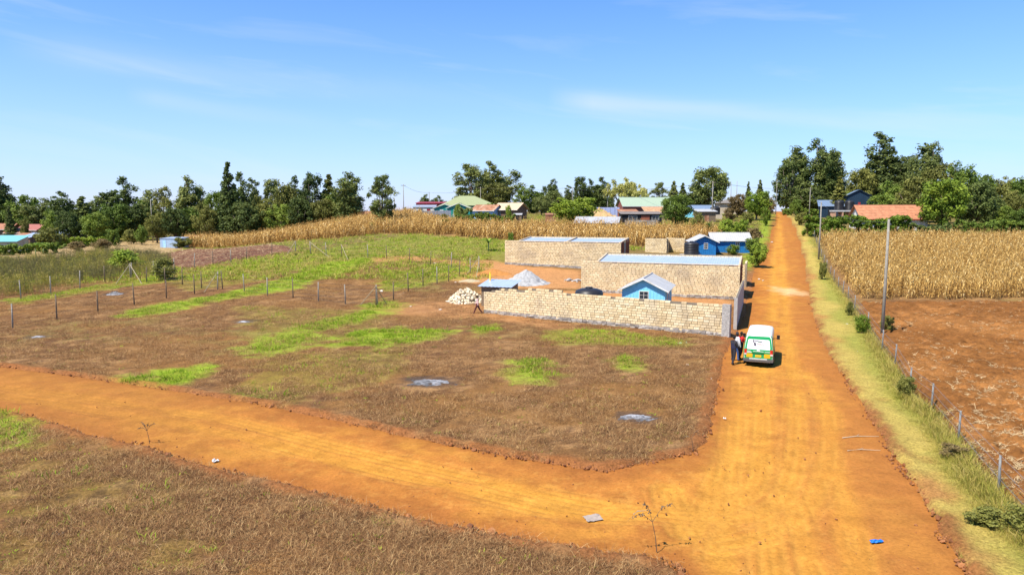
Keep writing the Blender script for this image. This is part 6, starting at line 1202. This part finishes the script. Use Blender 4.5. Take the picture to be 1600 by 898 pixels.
# ------------------------------------------------------------------ people
def person(loc, rz, H, cols, label, legs=(0, 0), arms=((.1, 0), (.1, 0)), lean=0, sleeves='long', name='person'):
    """legs: forward swing of each hip; arms: (shoulder forward swing, elbow bend). local +y is the way they face"""
    S = H / 1.72; root = thing(name, label, 'person', (loc[0], loc[1], h(*loc) + .015), rz, 'people', (S, S, S)); V, E, Rd, K = [], [], [], []
    def add(p, r, kind, par=None): V.append(Vector(p)); Rd.append(r); K.append(kind); (par is not None) and E.append((par, len(V) - 1)); return len(V) - 1
    ly = lambda z: math.sin(lean) * max(0, z - .95)
    pel = add((0, 0, .96), (.15, .11), 'hip'); sp = add((0, ly(1.14), 1.14), (.135, .10), 'torso', pel); ch = add((0, ly(1.34), 1.34), (.165, .115), 'torso', sp); nb = add((0, ly(1.46), 1.455), (.075, .07), 'torso', ch); nk = add((0, ly(1.52) + .01, 1.53), (.055, .055), 'neck', nb)
    hands = []
    for i, s in enumerate((-1, 1)):
        sw = legs[i]; hp = add((s * .095, 0, .90), (.095, .1), 'leg', pel); kn = Vector((s * .10, math.sin(sw) * .44, .90 - math.cos(sw) * .44)); k = add(kn, (.06, .065), 'leg', hp); kb = sw - (.35 if sw < -.05 else .05); an = kn + Vector((0, math.sin(kb) * .40, -math.cos(kb) * .40)); low = an.z - .075; a = add(an, (.042, .045), 'leg', k); hl = add(an + Vector((0, -.03, -.045)), (.042, .04), 'foot', a); to = add(an + Vector((s * .02, .15, -.055)), (.042, .028), 'foot', a)
        sh = add((s * .185, ly(1.4), 1.40), (.07, .065), 'arm', ch); f, e = arms[i]; el_ = V[sh] + Vector((s * .06, math.sin(f) * .28, -math.cos(f) * .28)); eb = add(el_, (.045, .045), 'arm', sh); wr = el_ + Vector((-s * .02, math.sin(f + e) * .25, -math.cos(f + e) * .25)); w = add(wr, (.03, .028), 'fore', eb); hd = (wr - el_).normalized(); pm = add(wr + hd * .07, (.036, .022), 'hand', w); hands.append((wr, hd, s))
    me = bpy.data.meshes.new('body'); me.from_pydata([tuple(v) for v in V], E, []); tmp = bpy.data.objects.new('tmp', me); col.objects.link(tmp); sk = tmp.modifiers.new('skin', 'SKIN')
    for i, r in enumerate(Rd): me.skin_vertices[0].data[i].radius = r
    me.skin_vertices[0].data[0].use_root = True; sb = tmp.modifiers.new('sub', 'SUBSURF'); sb.levels = 1; sb.render_levels = 1
    dg = bpy.context.evaluated_depsgraph_get(); bm = bmesh.new(); bm.from_object(tmp, dg); bpy.data.objects.remove(tmp)
    low = min(v.co.z for v in bm.verts)
    def kind(p):
        best, kk = 9, 'torso'
        for a, b in E:
            A, B = V[a], V[b]; t = max(0, min(1, (p - A).dot(B - A) / max(1e-6, (B - A).length_squared))); d = (p - A.lerp(B, t)).length
            if d < best: best, kk = d, K[b]
        return kk
    bm.normal_update(); fk = [(f, kind(f.calc_center_median())) for f in bm.faces]
    def shell(kinds, off, nm, mat):
        fs = [f for f, k in fk if k in kinds]
        if not fs: return
        idx = {}; vs = []; faces = []
        for f in fs: 
            q = []
            for v in f.verts:
                if v.index not in idx: idx[v.index] = len(vs); vs.append(tuple(v.co + v.normal * off - Vector((0, 0, low))))
                q.append(idx[v.index])
            faces.append(q)
        mm = bpy.data.meshes.new(nm); mm.from_pydata(vs, [], faces); mm.polygons.foreach_set('use_smooth', [True] * len(faces)); mm.update(); link(nm, mm, mat, root)
    bm.verts.index_update()
    shell(('torso', 'hip', 'arm') + (('fore',) if sleeves == 'long' else ()), .014, 'shirt', cols['shirt']); shell(('leg', 'hip'), .011, 'trousers', cols['trousers']); shell(('foot',), .008, 'shoes', cols['shoes'])
    if cols.get('vest'): shell(('torso', 'hip'), .026, 'vest', cols['vest'])
    # head with nose, ears, eyes; fingers
    def blob(c, r, sub=2):
        q = bmesh.ops.create_icosphere(bm, subdivisions=sub, radius=1)
        for v in q['verts']: v.co = Vector((v.co.x * r[0], v.co.y * r[1], v.co.z * r[2])) + Vector(c)
    hc = V[nk] + Vector((0, .02, .125)); blob(hc, (.077, .098, .118), 3); blob(hc + Vector((0, .1, -.02)), (.013, .018, .022), 1); blob(hc + Vector((0, .088, -.062)), (.028, .012, .008), 1); blob(hc + Vector((0, .045, -.085)), (.05, .05, .04), 2)
    for s in (-1, 1): blob(hc + Vector((s * .078, 0, -.005)), (.012, .022, .032), 1); blob(hc + Vector((s * .03, .088, .008)), (.013, .01, .009), 1)
    for wr, hd, s in hands:
        sd_ = hd.cross(Vector((1, 0, 0))).normalized() if abs(hd.x) < .9 else Vector((0, 1, 0)); nn = hd.cross(sd_).normalized()
        for q, (o, L) in enumerate(((-.028, .07), (-.01, .082), (.01, .078), (.028, .062), (.04, .05))):
            fb_ = wr + hd * (.095 if q < 4 else .045) + sd_ * o; fd = (hd * (1 if q < 4 else .75) + (sd_ * .6 if q == 4 else nn * -s * .0)).normalized(); tip = fb_ + fd * L * .6; tp2 = tip + (fd + nn * s * .45).normalized() * L * .4; mb = MB(); mb.tube([fb_ - fd * .02, fb_, tip, tp2], [.008, .0085, .0075, .005], 5); b0 = [bm.verts.new(v) for v in mb.v]
            for f in mb.f:
                try: bm.faces.new([b0[i] for i in f])
                except ValueError: pass
    for v in bm.verts: v.co.z -= low
    mb_ = bpy.data.meshes.new('body'); bm.to_mesh(mb_); bm.free(); mb_.polygons.foreach_set('use_smooth', [True] * len(mb_.polygons)); link('body', mb_, cols['skin'], root)
    hb = bmesh.new(); bmesh.ops.create_icosphere(hb, subdivisions=3, radius=1)
    for v in hb.verts: v.co = Vector((v.co.x * .083, v.co.y * .104, v.co.z * .124))
    bmesh.ops.delete(hb, geom=[v for v in hb.verts if (v.co.y > .035 and v.co.z < .065) or v.co.z < -.05], context='VERTS')
    for v in hb.verts: v.co += hc - Vector((0, 0, low))
    hm = bpy.data.meshes.new('hair'); hb.to_mesh(hm); hb.free(); link('cap' if cols.get('cap') else 'hair', hm, cols.get('cap') or plain('black_hair', (.012, .01, .009), .9), root); return root
SKIN = plain('brown_skin', (.085, .042, .026), .55, var=.15, scale=9); NAVYC = plain('navy_cloth', (.02, .022, .05), .9); WHT = plain('white_cloth', (.70, .71, .74), .9); REDC = plain('red_cloth', (.55, .02, .02), .9); DKC = plain('dark_cloth', (.03, .028, .034), .9); DNM = plain('blue_denim', (.05, .10, .26), .9); SHO = plain('dark_shoe', (.025, .02, .018), .6); PNK = plain('pale_pink_cloth', (.66, .46, .44), .9); MRN = plain('dark_maroon_cloth', (.10, .025, .03), .9)
person(G(1145.5, 570), R(-60), 1.74, dict(skin=SKIN, shirt=DKC, vest=NAVYC, trousers=DKC, shoes=SHO), 'person in dark vest and trousers standing left of the minibus', (.1, -.08), ((.35, .9), (.2, .3)))
person(G(1150, 564), R(-75), 1.78, dict(skin=SKIN, shirt=WHT, trousers=DNM, shoes=SHO, cap=DKC), 'person in white shirt and jeans behind the one in dark vest', (-.12, .12), ((.2, .4), (.15, .2)))
sp_ = vc - Vector((fw.y, -fw.x)) * 1.12 - fw * .55
person((sp_.x, sp_.y), R(-65), 1.70, dict(skin=SKIN, shirt=REDC, trousers=DKC, shoes=SHO, vest=DKC), 'person with red sleeves close to the left side of the minibus', (.05, -.1), ((.5, .8), (.4, .7)))
person(G(746, 491), R(80), 1.72, dict(skin=SKIN, shirt=PNK, trousers=MRN, shoes=SHO), 'person in pale shirt walking past the left end of the wall', (.42, -.40), ((-.35, .3), (.4, .4)))
person(AT(1223, 232), R(170), 1.7, dict(skin=SKIN, shirt=REDC, trousers=DKC, shoes=SHO), 'tiny distant person in red at the top of the road', (.2, -.2), ((.2, .2), (-.2, .2)))
